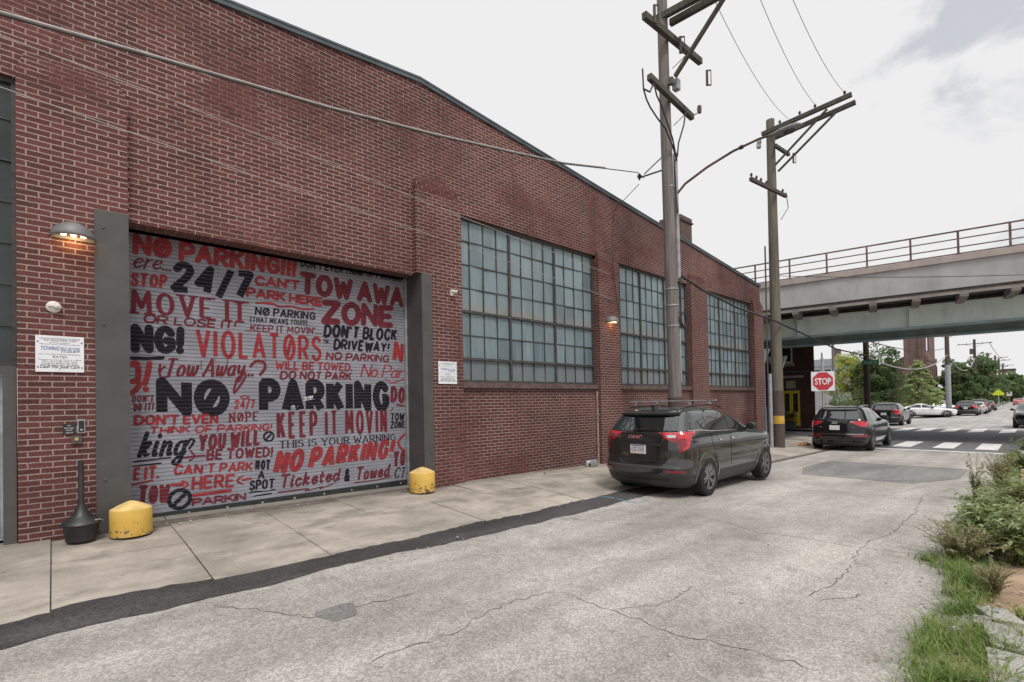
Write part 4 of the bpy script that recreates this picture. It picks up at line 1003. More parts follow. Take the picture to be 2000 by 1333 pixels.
def build_car(name, label, loc, rz, car, col, axles, track, rw, spec, group=None):
    o = thing(name, label, 'car', loc, rz, group)
    S = lambda sg: (lambda x, z: ((x, sg*car.side(x, z), z), (0, sg, .0)))
    R_ = lambda y, z: ((car.end(y, z), y, z), (-1, 0, 0)); Fr = lambda y, z: ((car.end(y, z, False), y, z), (1, 0, .3))
    b_ = car.body(axles, rw).build('body', [col, MAT['black']], o, local=True, sharp=50, uv=False)
    me = b_.data
    # lower valance in matte cladding
    me.materials.append(MAT['clad']); me.materials.append(MAT['black'])
    if spec.get('wells', True):
        cm = MB()
        for ax in axles:
            for sg in (-1, 1): cm.lathe([(0, -.22), (rw*1.13, -.22), (rw*1.13, .3), (0, .3)], (ax, sg*.86, rw*1.0), (0, sg, 0), 36)
        c_ = cm.build('wheel_cut', MAT['black'], None, uv=False, smooth=False)
        md = b_.modifiers.new('cut', 'BOOLEAN'); md.operation = 'DIFFERENCE'; md.object = c_; md.solver = 'EXACT'
        dg = bpy.context.evaluated_depsgraph_get(); nm = bpy.data.meshes.new_from_object(b_.evaluated_get(dg)); b_.modifiers.clear(); b_.data = nm; bpy.data.objects.remove(c_)
        me = nm
    nm = len(me.materials); zc = spec.get('clad', .0)
    names = [m_.name if m_ else '' for m_ in me.materials]
    ci = names.index(MAT['clad'].name) if MAT['clad'].name in names else 0; bi = names.index(MAT['black'].name)
    for p in me.polygons:
        c = p.center
        inwell = spec.get('wells', True) and any(math.hypot(c.x-a, c.z-rw) < rw*1.135 for a in axles) and abs(c.y) < .95
        if c.z < .235 or (inwell and (abs(c.y) < car.side(c.x, c.z)-.02)): p.material_index = bi
        elif c.z < zc: p.material_index = ci
    me.polygons.foreach_set('use_smooth', [True]*len(me.polygons)); me.set_sharp_from_angle(angle=RAD(40))
    def part(nm_, mats, patches, parent=o, **k):
        m_ = MB()
        for fn, poly, off, mi in patches: V, F = car_patch(fn, poly, off, **k); m_.add(V, F, mi)
        return m_.build(nm_, mats, parent, local=True, uv=False, sharp=50)
    for sg in (-1, 1):
        for pl, nm_ in spec['side_windows']: part('side_window', MAT['glass'], [(S(sg), pl, .006, 0)])
        if 'trim' in spec:
            m_ = MB(); q = [Vector((x, sg*(car.side(x, z)+.012), z)) for x, z in spec['trim']]; m_.tube(q, .008, 6); m_.build('window_trim', MAT['chrome'], o, local=True, uv=False)
        for pl in spec.get('doors', []):
            dr = part('door', col, [(S(sg), pl, .005, 0)])
            hx, hz = pl[0][0]+.14, spec['handle_z']
            h = MB(); hy = car.side(hx, hz); h.tube([(hx-.09, sg*(hy+.008), hz), (hx-.07, sg*(hy+.035), hz), (hx+.07, sg*(hy+.035), hz+.004), (hx+.09, sg*(hy+.008), hz+.004)], .013, 8); h.build('handle', spec.get('handle_m', col), dr, local=True, uv=False)
        if 'mirror' in spec:
            x, z = spec['mirror']; y = car.side(x, z); m_ = MB()
            m_.lathe([(0, -.10), (.07, -.09), (.085, -.03), (.08, .05), (.04, .10), (0, .11)], (x, sg*(y+.13), z+.05), (1, sg*.15, 0), 16, sx=1.25, sy=.95); m_.tube([(x, sg*(y-.02), z), (x, sg*(y+.1), z+.02)], .025, 8)
            m_.build('mirror', MAT['black'], o, local=True, uv=False)
        for fn_pts in spec.get('tail', []):
            pass
        tl = []
        for kind, pl in spec.get('tail', []):
            if kind == 'r': tl.append((R_, [(sg*y, z) for y, z in pl], .014, 0))
            elif kind == 's': tl.append((S(sg), pl, .012, 0))
            elif kind == 'rd': tl.append((R_, [(sg*y, z) for y, z in pl], .018, 1))
            elif kind == 'rc': tl.append((R_, [(sg*y, z) for y, z in pl], .019, 2))
            elif kind == 'sd': tl.append((S(sg), pl, .016, 1))
        if tl: part('taillight', [MAT['tail'], MAT['tail_d'], MAT['chrome']], tl, res=.05)
        if 'reflector' in spec: part('reflector', MAT['tail_d'], [(R_, [(sg*y, z) for y, z in spec['reflector']], .012, 0)])
        if 'head' in spec: part('headlight', MAT['chrome'], [(S(sg), spec['head'], .01, 0)])
        for ax in axles:
            if spec.get('arch'):
                m_ = MB(); n = 22; vs = []
                for i in range(n+1):
                    t = math.pi*(-.06+1.12*i/n)
                    for rr_, of in ((rw*1.13, -.05), (rw*1.125, .014), (rw*1.28, .012), (rw*1.30, -.012)):
                        x, z = ax+rr_*math.cos(t), rw+rr_*math.sin(t); z = max(z, .24); vs.append((x, sg*(car.side(min(max(x, car.at(z)[0]+.05), car.at(z)[1]-.05), z)+of), z))
                m_.add(vs, [(i*4+k, i*4+k+1, (i+1)*4+k+1, (i+1)*4+k) for i in range(n) for k in range(3)]); m_.build('wheel_arch', spec['arch'], o, local=True, uv=False, sharp=60)
            wl = MB(); wv = .235; y = sg*(track/2)
            # tyre
            T_ = thing_part('wheel', o)
            t_ = MB(); t_.lathe([(rw*.66, -wv/2), (rw*.9, -wv/2), (rw*.97, -wv*.44), (rw, -wv*.3), (rw, wv*.3), (rw*.97, wv*.44), (rw*.9, wv/2), (rw*.66, wv/2), (rw*.64, wv*.3), (rw*.64, -wv/2)], (ax, y, rw), (0, sg, 0), 40)
            ty = t_.build('wheel', MAT['rubber'], o, local=True, uv=False)
            r_ = MB(); r_.lathe([(rw*.65, -.05), (rw*.65, wv*.47), (rw*.69, wv*.5), (rw*.69, wv*.46), (rw*.60, wv*.4), (rw*.58, -.05)], (ax, y, rw), (0, sg, 0), 36, 0)
            r_.lathe([(0, -.02), (rw*.6, -.02)], (ax, y, rw), (0, sg, 0), 28, 1); r_.lathe([(0, wv*.36), (.055, wv*.36), (.075, wv*.30), (.075, 0)], (ax, y, rw), (0, sg, 0), 20, 0)
            ns = spec.get('spokes', 5)
            for k in range(ns):
                for d_ in ((-.16, .16) if spec.get('split', True) else (0,)):
                    a = 2*math.pi*k/ns+.3; a2 = a+d_
                    p = Vector((ax+.05*math.cos(a+d_*.4), y+sg*wv*.33, rw+.05*math.sin(a+d_*.4))); q = Vector((ax+rw*.66*math.cos(a2), y+sg*wv*.40, rw+rw*.66*math.sin(a2))); r_.bar(p, q, .034, .03, 0, (0, 1, 0))
            r_.build('rim', [spec.get('rim_m', MAT['rim']), MAT['black']], ty, local=True, uv=False)
    if 'rear_window' in spec: part('rear_window', MAT['glass'], [(R_, spec['rear_window'], .006, 0)])
    if 'windscreen' in spec: part('windscreen', MAT['glass'], [(Fr, spec['windscreen'], .006, 0)])
    for pl in spec.get('gate', []): part('tailgate', col, [(R_, pl, .006, 0)])
    for pl, mt in spec.get('rear_trim', []): part('bumper_trim', mt, [(R_, pl, .011, 0)])
    if 'spoiler' in spec:
        zs_, wv, L = spec['spoiler']; m_ = MB(); n = 12; vs = []
        for i in range(n+1):
            y = wv*(-1+2*i/n); xr = car.end(y, zs_); e = L*(1-.25*abs(y/wv)**3)
            vs += [(xr+.22, y, zs_+.055), (xr-e, y, zs_+.005), (xr-e+.01, y, zs_-.035), (xr+.06, y, zs_-.02)]
        m_.add(vs, [(i*4+k, i*4+(k+1) % 4, (i+1)*4+(k+1) % 4, (i+1)*4+k) for i in range(n) for k in range(4)]); m_.poly(vs[:4]); m_.poly(vs[-4:]); m_.build('spoiler', spec.get('spoiler_m', col), o, local=True, uv=False)
    if 'plate' in spec:
        y, z, txt = spec['plate']; x = car.end(y, z)-.02; m_ = MB(); m_.box(x-.012, x+.004, y-.16, y+.16, z-.082, z+.082); p_ = m_.build('licence_plate', MAT['plate'], o, local=True, uv=False)
        if txt:
            t = MB(); put_text(t, txt, (x-.0135, y, z-.035), (0, -1, 0), (0, 0, 1), .072, 0, .27, bold=.02); t.box(x-.0135, x-.0122, y-.14, y+.14, z-.075, z-.058, 1); t.box(x-.0135, x-.0122, y-.14, y+.14, z+.055, z+.075, 2)
            t.build('lettering', [MAT['text'], MAT['yellow_top'], MAT['text_blue']], p_, local=True, uv=False, smooth=False)
    return o, part, R_, S
def thing_part(n, o): return None

SUV = Car([(.20, -.76, 3.40, .78), (.28, -.87, 3.58, .855), (.45, -.945, 3.63, .90), (.57, -.955, 3.66, .92), (.60, -.93, 3.66, .92), (.72, -.885, 3.66, .918), (.90, -.88, 3.64, .922), (1.0, -.872, 3.56, .915), (1.05, -.865, 3.35, .905), (1.11, -.85, 2.62, .893), (1.17, -.83, 2.36, .873),
           (1.22, -.80, 2.22, .85), (1.40, -.65, 1.78, .765), (1.50, -.56, 1.48, .712), (1.56, -.50, 1.25, .665), (1.60, -.43, 1.05, .61), (1.63, -.30, .85, .52), (1.65, -.05, .62, .36)])
sw = [([(-.50, 1.25), (.02, 1.22), (.12, 1.52), (-.22, 1.50), (-.42, 1.40)], 'q'), ([(.09, 1.22), (.92, 1.20), (.92, 1.545), (.50, 1.548), (.19, 1.53)], 'r'), ([(1.0, 1.20), (1.98, 1.165), (1.84, 1.26), (1.52, 1.43), (1.30, 1.52), (1.0, 1.545)], 'f')]
gmc, part, R_, S_ = build_car('parked_suv', 'dark grey sport utility vehicle with roof rack bars parked beside the brick wall', (8.92, 5.16, G(8.9)-.0), -.0145*0, SUV, MAT['car_grey'], (0, 2.725), 1.62, .362, dict(
    clad=.44, side_windows=sw, trim=[(-.62, 1.16), (-.3, 1.185), (0.0, 1.175), (.15, 1.19)] and [(-.60, 1.235), (-.2, 1.232), (.15, 1.20), (.5, 1.185), (2.0, 1.15)],
    doors=[[(.40, .62), (.93, .50), (.93, 1.17), (.16, 1.19), (.16, .95)], [(.96, .50), (1.96, .48), (2.1, .75), (2.06, 1.12), (.96, 1.17)]], handle_z=1.02, handle_m=MAT['chrome'], mirror=(1.86, 1.17), wells=True,
    tail=[('r', [(.42, 1.20), (.86, 1.22), (.88, 1.06), (.80, 1.02), (.60, 1.06), (.50, 1.10)]), ('s', [(-.815, 1.20), (-.62, 1.20), (-.60, 1.10), (-.66, .94), (-.80, .86)]), ('rd', [(.62, 1.10), (.84, 1.10), (.86, 1.0), (.80, .88), (.76, .90), (.78, 1.0), (.64, 1.05)]), ('rc', [(.46, 1.165), (.70, 1.165), (.70, 1.12), (.56, 1.11)]), ('sd', [(-.80, 1.08), (-.70, 1.08), (-.70, .98), (-.79, .94)])],
    reflector=[(.56, .535), (.84, .535), (.84, .495), (.56, .495)], rear_window=[(-.70, 1.225), (.70, 1.225), (.625, 1.47), (.60, 1.50), (-.60, 1.50), (-.625, 1.47)], windscreen=[(-.66, 1.2), (.66, 1.2), (.56, 1.54), (-.56, 1.54)],
    gate=[[(-.70, .66), (.70, .66), (.78, .80), (.76, 1.19), (-.76, 1.19), (-.78, .80)]], rear_trim=[([(-.80, .60), (.80, .60), (.76, .565), (-.76, .565)], MAT['clad']), ([(-.42, 1.00), (.40, 1.00), (.46, .965), (-.46, .965)], MAT['black']), ([(-.60, .36), (.60, .36), (.56, .33), (-.56, .33)], MAT['black'])],
    spoiler=(1.545, .62, .10), spoiler_m=MAT['black'], plate=(.02, .885, 'LFZ-7335'), arch=MAT['car_grey'], spokes=6, split=True, rim_m=MAT['rim']))
t = MB(); xr = SUV.end(.1, 1.12)-.016; put_text(t, 'GMC', (xr, .10, 1.07), (0, -1, 0), (0, 0, 1), .075, 0, .30, bold=.035); t.build('emblem', MAT['tail_d'] if False else M('emblem_red', (.50, .22, .22), .3, metal=.3), gmc, local=True, uv=False, smooth=False)
m_ = MB(); xw = SUV.end(0, 1.24)-.03; m_.bar((xw, .10, 1.245), (xw+.0, -.36, 1.275), .02, .02); m_.lathe([(0, .03), (.035, .025), (.04, 0)], (xw+.02, .14, 1.24), (-1, 0, 0), 12); m_.build('wiper', MAT['black'], gmc, local=True, uv=False)
for sg in (-1, 1):
    m_ = MB(); m_.tube([(-.38, sg*.585, 1.615), (-.28, sg*.59, 1.665), (.9, sg*.60, 1.685), (1.15, sg*.60, 1.655), (1.25, sg*.60, 1.60)], [.012, .02, .02, .02, .012], 10); m_.build('roof_rail', MAT['black'], gmc, local=True, uv=False)
for x in (-.05, .78):
    m_ = MB(); m_.box(x-.03, x+.03, -.72, .72, 1.765, 1.785)
    for sg in (-1, 1): m_.bar((x, sg*.60, 1.69), (x, sg*.56, 1.77), .05, .03)
    m_.build('rack_bar', MAT['galv'], gmc, local=True, uv=False)
m_ = MB(); m_.prism([(-.12, 0), (.12, 0), (.02, .05), (-.10, .075)], lambda a, b_, t: (-.28+a, -.025+t, 1.622+b_), .05); m_.build('antenna', MAT['car_grey'], gmc, local=True, uv=False)

Q5 = Car([(.20, -.72, 3.40, .80), (.28, -.84, 3.56, .87), (.42, -.90, 3.62, .915), (.55, -.905, 3.64, .93), (.66, -.89, 3.64, .93), (.85, -.875, 3.62, .93), (.96, -.865, 3.50, .92), (1.02, -.855, 3.1, .905), (1.09, -.83, 2.4, .88), (1.15, -.80, 2.2, .855), (1.36, -.62, 1.72, .765), (1.47, -.53, 1.40, .71), (1.53, -.47, 1.2, .66), (1.57, -.42, 1.0, .61), (1.60, -.32, .85, .53), (1.625, -.1, .6, .36)], nr=(11, 3.6))
sw2 = [([(-.40, 1.19), (.02, 1.16), (.12, 1.48), (-.20, 1.46)], 'q'), ([(.09, 1.16), (.92, 1.14), (.92, 1.505), (.19, 1.49)], 'r'), ([(1.0, 1.14), (1.98, 1.11), (1.80, 1.24), (1.50, 1.40), (1.28, 1.49), (1.0, 1.505)], 'f')]
aud, part, R_, S_ = build_car('parked_suv', 'black crossover with exhaust cut-outs parked at the stop line', (21.75, 5.14, G(21.75)), 0, Q5, MAT['car_black'], (0, 2.81), 1.66, .365, dict(
    clad=.30, side_windows=sw2, doors=[[(.40, .60), (.93, .45), (.93, 1.11), (.16, 1.13), (.16, .95)], [(.96, .45), (1.96, .45), (2.1, .72), (2.06, 1.06), (.96, 1.11)]], handle_z=.94, handle_m=MAT['chrome'], mirror=(1.84, 1.10), trim=[(-.45, 1.17), (.1, 1.14), (2.0, 1.09)],
    tail=[('r', [(.40, 1.075), (.52, 1.10), (.88, 1.09), (.87, .90), (.78, .89), (.60, .97), (.42, 1.05)]), ('s', [(-.83, 1.09), (-.66, 1.08), (-.64, .97), (-.72, .90), (-.83, .90)]), ('rc', [(.40, 1.065), (.52, 1.10), (.52, 1.08), (.43, 1.05)])],
    reflector=[(.48, .60), (.90, .60), (.90, .53), (.48, .53)], rear_window=[(-.66, 1.15), (.66, 1.15), (.60, 1.44), (-.60, 1.44)], windscreen=[(-.66, 1.13), (.66, 1.13), (.56, 1.49), (-.56, 1.49)],
    gate=[[(-.62, .68), (.62, .68), (.80, .86), (.78, 1.13), (-.78, 1.13), (-.80, .86)]], rear_trim=[([(-.84, .44), (.84, .44), (.82, .405), (-.82, .405)], MAT['clad']), ([(-.80, .64), (.80, .64), (.80, .625), (-.80, .625)], MAT['chrome']), ([(-.70, .34), (-.46, .34), (-.48, .25), (-.68, .25)], MAT['clad']), ([(.46, .34), (.70, .34), (.68, .25), (.48, .25)], MAT['clad'])],
    spoiler=(1.505, .60, .07), plate=(.05, .86, 'KPA 4021' if False else ''), spokes=5, split=True, rim_m=MAT['rim']))
m_ = MB(); xr = Q5.end(0, 1.02)-.014
for k in range(4): m_.lathe([(.026, 0), (.030, .003), (.034, 0)], (xr, .05+(k-1.5)*.044, 1.035), (-1, 0, 0), 18)
m_.build('emblem', MAT['chrome'], aud, local=True, uv=False)
for yy, s in ((.50, 'Q5'), (-.52, '3.2')):
    t = MB(); put_text(t, s, (Q5.end(yy, .87)-.014, yy, .86), (0, -1, 0), (0, 0, 1), .045, 0, None, bold=.02); t.build('badge', MAT['chrome'], aud, local=True, uv=False, smooth=False)
for sg in (-1, 1):
    m_ = MB(); m_.tube([(-.36, sg*.575, 1.575), (-.25, sg*.58, 1.625), (.8, sg*.59, 1.645), (1.1, sg*.59, 1.60)], .016, 8); m_.build('roof_rail', MAT['chrome'], aud, local=True, uv=False)
    m_ = MB(); m_.tube([(-.94, sg*.55, .30), (-.7, sg*.55, .30)], .045, 12); m_.build('exhaust_tip', MAT['black'], aud, local=True, uv=False)
m_ = MB(); xw = Q5.end(0, 1.17)-.02; m_.bar((xw, -.08, 1.165), (xw+.03, .40, 1.215), .016, .016); m_.build('wiper', MAT['black'], aud, local=True, uv=False)

def far_suv(name, label, loc, rz, col, sc=1.0, group=None, **kw):
    sp = dict(clad=.35, side_windows=sw2, mirror=(1.84, 1.10), tail=[('r', [(.70, 1.14), (.88, 1.12), (.90, .80), (.76, .80)]), ('s', [(-.82, 1.12), (-.72, 1.12), (-.72, .82), (-.82, .82)])], rear_window=[(-.68, 1.12), (.68, 1.12), (.60, 1.45), (-.60, 1.45)], windscreen=[(-.66, 1.13), (.66, 1.13), (.56, 1.49), (-.56, 1.49)],
              rear_trim=[([(-.35, 1.0), (.35, 1.0), (.35, .955), (-.35, .955)], MAT['chrome']), ([(-.84, .62), (.84, .62), (.84, .60), (-.84, .60)], MAT['chrome'])], plate=(0, .84, ''), spoiler=(1.51, .60, .08), spokes=5)
    sp.update(kw); o, *_ = build_car(name, label, loc, rz, Q5, col, (0, 2.81), 1.66, .365, sp, group); o.scale = (sc, sc, sc); return o
far_suv('parked_suv', 'dark sport utility vehicle with a chrome tailgate bar beyond the intersection', (44.9, 7.85, G(45)), 0, MAT['car_navy'], 1.03)
# distant cars
SED = Car([(.17, -.80, 3.45, .76), (.25, -.92, 3.62, .86), (.45, -.98, 3.72, .92), (.65, -.98, 3.74, .93), (.78, -.97, 3.68, .92), (.86, -.96, 3.4, .91), (.93, -.95, 2.7, .89), (.99, -.90, 2.35, .86), (1.05, -.66, 2.15, .82), (1.15, -.33, 1.86, .765), (1.28, .10, 1.5, .70), (1.36, .40, 1.25, .64), (1.41, .58, 1.05, .55), (1.43, .70, .95, .40)], nr=(8, 3.2))
ssw = [([(-.30, 1.03), (.86, 1.01), (.86, 1.345), (.56, 1.345), (.15, 1.24)], 'r'), ([(.93, 1.01), (1.98, .985), (1.70, 1.15), (1.36, 1.30), (.93, 1.345)], 'f')]
def sedan(label, loc, rz, col, group=None, **kw):
    sp = dict(clad=.27, side_windows=ssw, mirror=(1.75, .99), tail=[('r', [(.50, .93), (.86, .92), (.86, .80), (.55, .83)]), ('s', [(-.93, .92), (-.60, .93), (-.66, .85), (-.93, .80)])], head=[(3.1, .80), (3.55, .72), (3.5, .66), (3.2, .72)], rear_window=[(-.66, 1.03), (.66, 1.03), (.55, 1.35), (-.55, 1.35)], windscreen=[(-.66, 1.02), (.66, 1.02), (.52, 1.35), (-.52, 1.35)], plate=(0, .62, ''), doors=[[(.25, .38), (.88, .34), (.88, .98), (-.05, 1.0), (.12, .7)], [(.91, .34), (1.90, .34), (2.05, .62), (2.0, .95), (.91, .98)]], handle_z=.87, spokes=5, rim_m=MAT['rim_dark'])
    sp.update(kw); o, *_ = build_car('parked_car', label, loc, rz, SED, col, (0, 2.85), 1.64, .345, sp, group); return o
sedan('white fastback saloon seen side-on beneath the pale conical tree', (66.0, 9.55, G(66)), RAD(-77), MAT['car_white'], arch=MAT['clad'])
far_suv('parked_suv', 'dark estate nearest in the row parked beyond the white saloon', (72.6, 5.65, G(72.6)), 0, MAT['car_navy'], 1.0)
sedan('pale silver car parked second in the far row', (79.5, 5.4, G(79)), 0, MAT['car_silver'])
far_suv('parked_suv', 'maroon sport utility vehicle parked third in the far row', (87, 5.6, G(87)), 0, MAT['car_maroon'], 1.05)
sedan('dark saloon parked last in the far row', (98, 5.5, G(98)), 0, MAT['car_maroon'])
sedan('white car half hidden behind the far row under the street trees', (84, 10.2, G(84)), RAD(-60), MAT['car_white'])
sedan('red and white car driving away far down the street', (150, 3.4, G(150)), 0, MAT['car_red'])
far_suv('parked_suv', 'black sport utility vehicle parked on the near side past the intersection', (46.9, .35, G(47)), math.pi, MAT['car_black'], 1.0)

# ---------------------------------------------------------------- utility poles
def insulator(mb, p, h=.16, r=.05, m=0, ax=(0, 0, 1)):
    mb.lathe([(0, h), (r*.5, h*.98), (r*.6, h*.8), (r, h*.7), (r*.55, h*.6), (r, h*.45), (r*.5, h*.35), (r*.35, .0), (0, 0)], p, ax, 10, m)
def cutout(parent, p, d=(0, 0, 1), L=.32):
    """an open fuse cut-out: porcelain body with a thin fuse tube beside it"""
    p = Vector(p); m_ = MB(); m_.tube([p-Vector((0, 0, L/2)), p+Vector((0, 0, L/2))], .035, 8)
    q = p+Vector((.10, -.06, .02)); m_.tube([q-Vector((0, 0, L*.48)), q+Vector((0, 0, L*.48))], .012, 6)
    for s in (-1, 1): m_.bar(p+Vector((0, 0, s*L*.48)), q+Vector((0, 0, s*L*.5)), .025, .03)
    m_.build('fuse_cutout', MAT['porcelain'], parent)
def arm(parent, p, q, sz=.10, ins=(), mat='arm', brace=None):
    m_ = MB(); m_.bar(p, q, sz, sz*1.2); a = m_.build('crossarm', MAT[mat], parent)
    for t in ins:
        c = Vector(p).lerp(Vector(q), t)+Vector((0, 0, sz*.6)); i_ = MB(); insulator(i_, c); i_.build('insulator', MAT['porcelain'], a)
    return a
P1 = (11.1, 6.1); z1 = GS(*P1)-.05
pole1 = thing('utility_pole', 'tall weathered timber pole with dark base rising behind the parked grey vehicle', 'utility pole', (P1[0], P1[1], z1), 0, 'utility poles along the street')
m_ = MB(); m_.tube([(11.1, 6.1, z1+1.45), (11.1, 6.1, 1.9), (11.1, 6.1, 2.4), (11.06, 6.12, 6), (11.02, 6.14, 9.5), (11.0, 6.15, 13.4)], [.16, .16, .155, .142, .128, .118], 18); m_.build('shaft', MAT['wood'], pole1)
m_ = MB(); m_.tube([(11.1, 6.1, z1), (11.1, 6.1, z1+1.9), (11.1, 6.1, z1+1.93)], [.17, .17, .14], 18); m_.build('base', MAT['wood_dark'], pole1)
arm(pole1, (9.96, 5.92, 9.03), (11.98, 5.92, 8.86), .11, ())
arm(pole1, (9.81, 5.92, 10.36), (12.51, 5.92, 10.54), .12, ())
arm(pole1, (10.95, 6.26, 11.06), (11.02, 3.6, 10.85), .12, (.3, .62, .95)); arm(pole1, (11.24, 6.06, 11.0), (11.38, 3.6, 10.95), .12, (.6,))
m_ = MB(); m_.bar((11.0, 5.84, 9.45), (11.25, 4.55, 10.98), .10, .07); m_.build('brace', MAT['arm'], pole1)
for a, b_ in (((11.1, 5.95, 8.35), (11.65, 5.90, 8.85)), ((11.1, 5.95, 9.75), (11.8, 5.92, 10.42))):
    m_ = MB(); m_.bar(a, b_, .03, .012); m_.build('brace', MAT['rust'], pole1)
cutout(pole1, (10.12, 5.84, 10.50), L=.42); cutout(pole1, (11.22, 5.80, 10.30), L=.40); cutout(pole1, (12.70, 5.84, 10.16), L=.40)
m_ = MB(); m_.lathe([(0, -.1), (.05, -.09), (.06, 0), (.05, .09), (0, .1)], (12.3, 5.88, 9.18), (0, 0, 1), 10); m_.tube([(12.28, 5.88, 9.10), (12.1, 5.9, 8.98), (11.95, 5.92, 8.93)], .015, 5); m_.build('insulator', MAT['porcelain'], pole1)
m_ = MB(); m_.lathe([(0, -.09), (.06, -.08), (.06, .08), (0, .09)], (10.95, 5.92, 9.35), (0, 0, 1), 10); m_.build('insulator', MAT['porcelain'], pole1)
m_ = MB(); m_.tube([(11.21, 5.98, 4.6), (11.19, 5.99, 7.7)], .05, 10); m_.build('conduit', MAT['pvc'], pole1)
m_ = MB(); m_.tube([(11.2, 5.99, 2.1), (11.2, 5.99, 3.4)], .028, 8); m_.build('conduit', MAT['galv'], pole1)
for pts in ([(9.66, 5.9, 9.06), (9.68, 5.9, 8.61), (9.80, 5.9, 8.42), (9.94, 5.9, 8.31), (10.25, 5.9, 8.17), (10.6, 5.9, 8.06), (10.87, 5.9, 7.80), (11.16, 5.94, 7.55)], [(10.05, 5.88, 9.0), (10.12, 5.88, 8.86), (10.2, 5.88, 8.68), (10.4, 5.88, 8.52), (10.6, 5.88, 8.27), (10.88, 5.88, 7.92), (11.18, 5.94, 7.5)], [(11.6, 5.86, 8.86), (11.5, 5.86, 8.75), (11.42, 5.86, 8.45), (11.29, 5.86, 8.2), (11.16, 5.88, 7.9), (11.2, 5.94, 7.6)], [(11.06, 5.95, 7.5), (11.1, 5.94, 6.6), (11.14, 5.93, 6.2)], [(11.18, 5.93, 4.65), (11.16, 5.92, 4.0), (11.14, 5.92, 3.6)], [(9.7, 5.9, 8.62), (9.95, 5.9, 8.66), (10.12, 5.9, 8.95)]):
    m_ = MB(); m_.tube(pts, .02, 6); m_.build('riser_cable', MAT['wire'], pole1)
m_ = MB()
for k in range(4):
    r = .13+.012*k; m_.tube([(11.30+.10*math.cos(t)*.6, 5.93-.02*k, 3.62+r*1.15*math.sin(t)) if False else (11.27+r*math.cos(t), 5.90+.012*k, 3.62+r*1.2*math.sin(t)) for t in lin(0, 2*math.pi, 22)], .012, 5, cap=False)
m_.build('cable_coil', MAT['wire'], pole1)
for z in (3.45, 3.95, 4.35, 6.85):
    m_ = MB(); m_.lathe([(.163 if z < 5 else .145, 0), (.163 if z < 5 else .145, .03)], (11.08, 6.11, z), (0, 0, 1), 16); m_.build('band', MAT['galv'], pole1)
m_ = MB(); m_.box(11.06, 11.22, 5.82, 5.96, 9.2, 9.45); m_.build('junction_box', MAT['galv'], pole1)
m_ = MB(); m_.bar((11.05, 6.15, 7.34), (11.0, 6.9, 7.36), .03, .03); m_.bar((11.05, 6.1, 7.75), (11.0, 6.75, 7.4), .02, .02); insulator(m_, (11.0, 6.88, 7.3), .16, .06); m_.build('service_bracket', MAT['wire'], pole1)
# street lamp on a curved arm
lamp = thing('street_lamp', 'curved arm street lamp reaching over the road from the tall weathered pole', 'street lamp', (11.2, 6.0, 6.75))
m_ = MB(); m_.tube([(11.2, 5.95, 6.72), (11.2, 5.75, 6.88), (11.2, 5.2, 7.08), (11.2, 4.6, 7.22), (11.2, 4.05, 7.27), (11.2, 3.7, 7.25)], [.03, .03, .03, .028, .026, .024], 10); m_.build('arm', MAT['rust'], lamp)
m_ = MB(); m_.lathe([(0, 0), (.04, .0), (.05, .10), (.085, .22), (.10, .42), (.085, .55), (.03, .63), (0, .635)], (11.2, 3.84, 7.25), (0, -1, -.02), 18, sy=.75); m_.build('lamp_head', MAT['lampgrey'], lamp)
m_ = MB(); m_.lathe([(0, -.03), (.07, -.02), (.082, 0)], (11.2, 3.44, 7.175), (0, 0, 1), 14, sy=1.5); m_.build('lens', MAT['pane_dark'], lamp)
m_ = MB(); m_.tube([(11.2, 4.45, 7.235), (11.2, 4.38, 7.24)], .045, 10); m_.build('clamp', MAT['black'], lamp)

P2 = (20.24, 6.88); z2 = G(20.2)+.03
pole2 = thing('utility_pole', 'greenish timber pole with a yellow band standing beyond the brick corner', 'utility pole', (P2[0], P2[1], z2), 0, 'utility poles along the street')
m_ = MB(); m_.tube([(20.24, 6.88, z2+2.2), (20.24, 6.88, 6), (20.24, 6.88, 12.35)], [.20, .178, .145], 18); m_.build('shaft', MAT['wood2'], pole2)
m_ = MB(); m_.tube([(20.24, 6.88, z2), (20.24, 6.88, z2+2.2)], [.21, .20], 18); m_.build('base', MAT['wood_dark'], pole2)
m_ = MB(); m_.lathe([(.2115, 0), (.2095, .30)], (20.24, 6.88, z2+.95), (0, 0, 1), 20); m_.build('marker_band', M('band_yellow', (.55, .34, .05), .7, var=.2), pole2)
m_ = MB(); m_.tube([(19.99, 7.05, z2), (19.99, 7.05, z2+2.85)], .07, 12); m_.build('conduit', MAT['pvc'], pole2)
m_ = MB(); m_.tube([(20.0, 7.14, z2), (20.05, 7.12, 7.5)], .03, 8); m_.build('conduit', MAT['steel_dark'], pole2)
arm(pole2, (20.02, 7.12, 11.82), (20.15, 4.22, 12.05), .12, (.22, .45, .62, .93)); arm(pole2, (20.46, 7.02, 11.70), (20.55, 4.2, 11.93), .12, (.3,))
m_ = MB(); m_.bar((20.1, 6.7, 10.5), (20.1, 4.95, 11.85), .05, .07); m_.build('brace', MAT['arm'], pole2)
m_ = MB(); m_.bar((20.4, 6.7, 10.35), (20.45, 4.75, 11.8), .05, .07); m_.build('brace', MAT['arm'], pole2)
arm(pole2, (19.9, 6.62, 11.15), (21.4, 6.62, 11.30), .10, ()); cutout(pole2, (21.85, 6.6, 11.3), L=.40)
arm(pole2, (17.5, 6.62, 9.17), (20.94, 6.62, 9.52), .10, (.02, .15, .27, .42, .9), 'wood_dark')
m_ = MB(); m_.tube([(20.9, 6.6, 9.65), (21.1, 6.6, 9.1), (20.5, 6.68, 8.5)], .014, 5); m_.build('jumper', MAT['wire'], pole2)
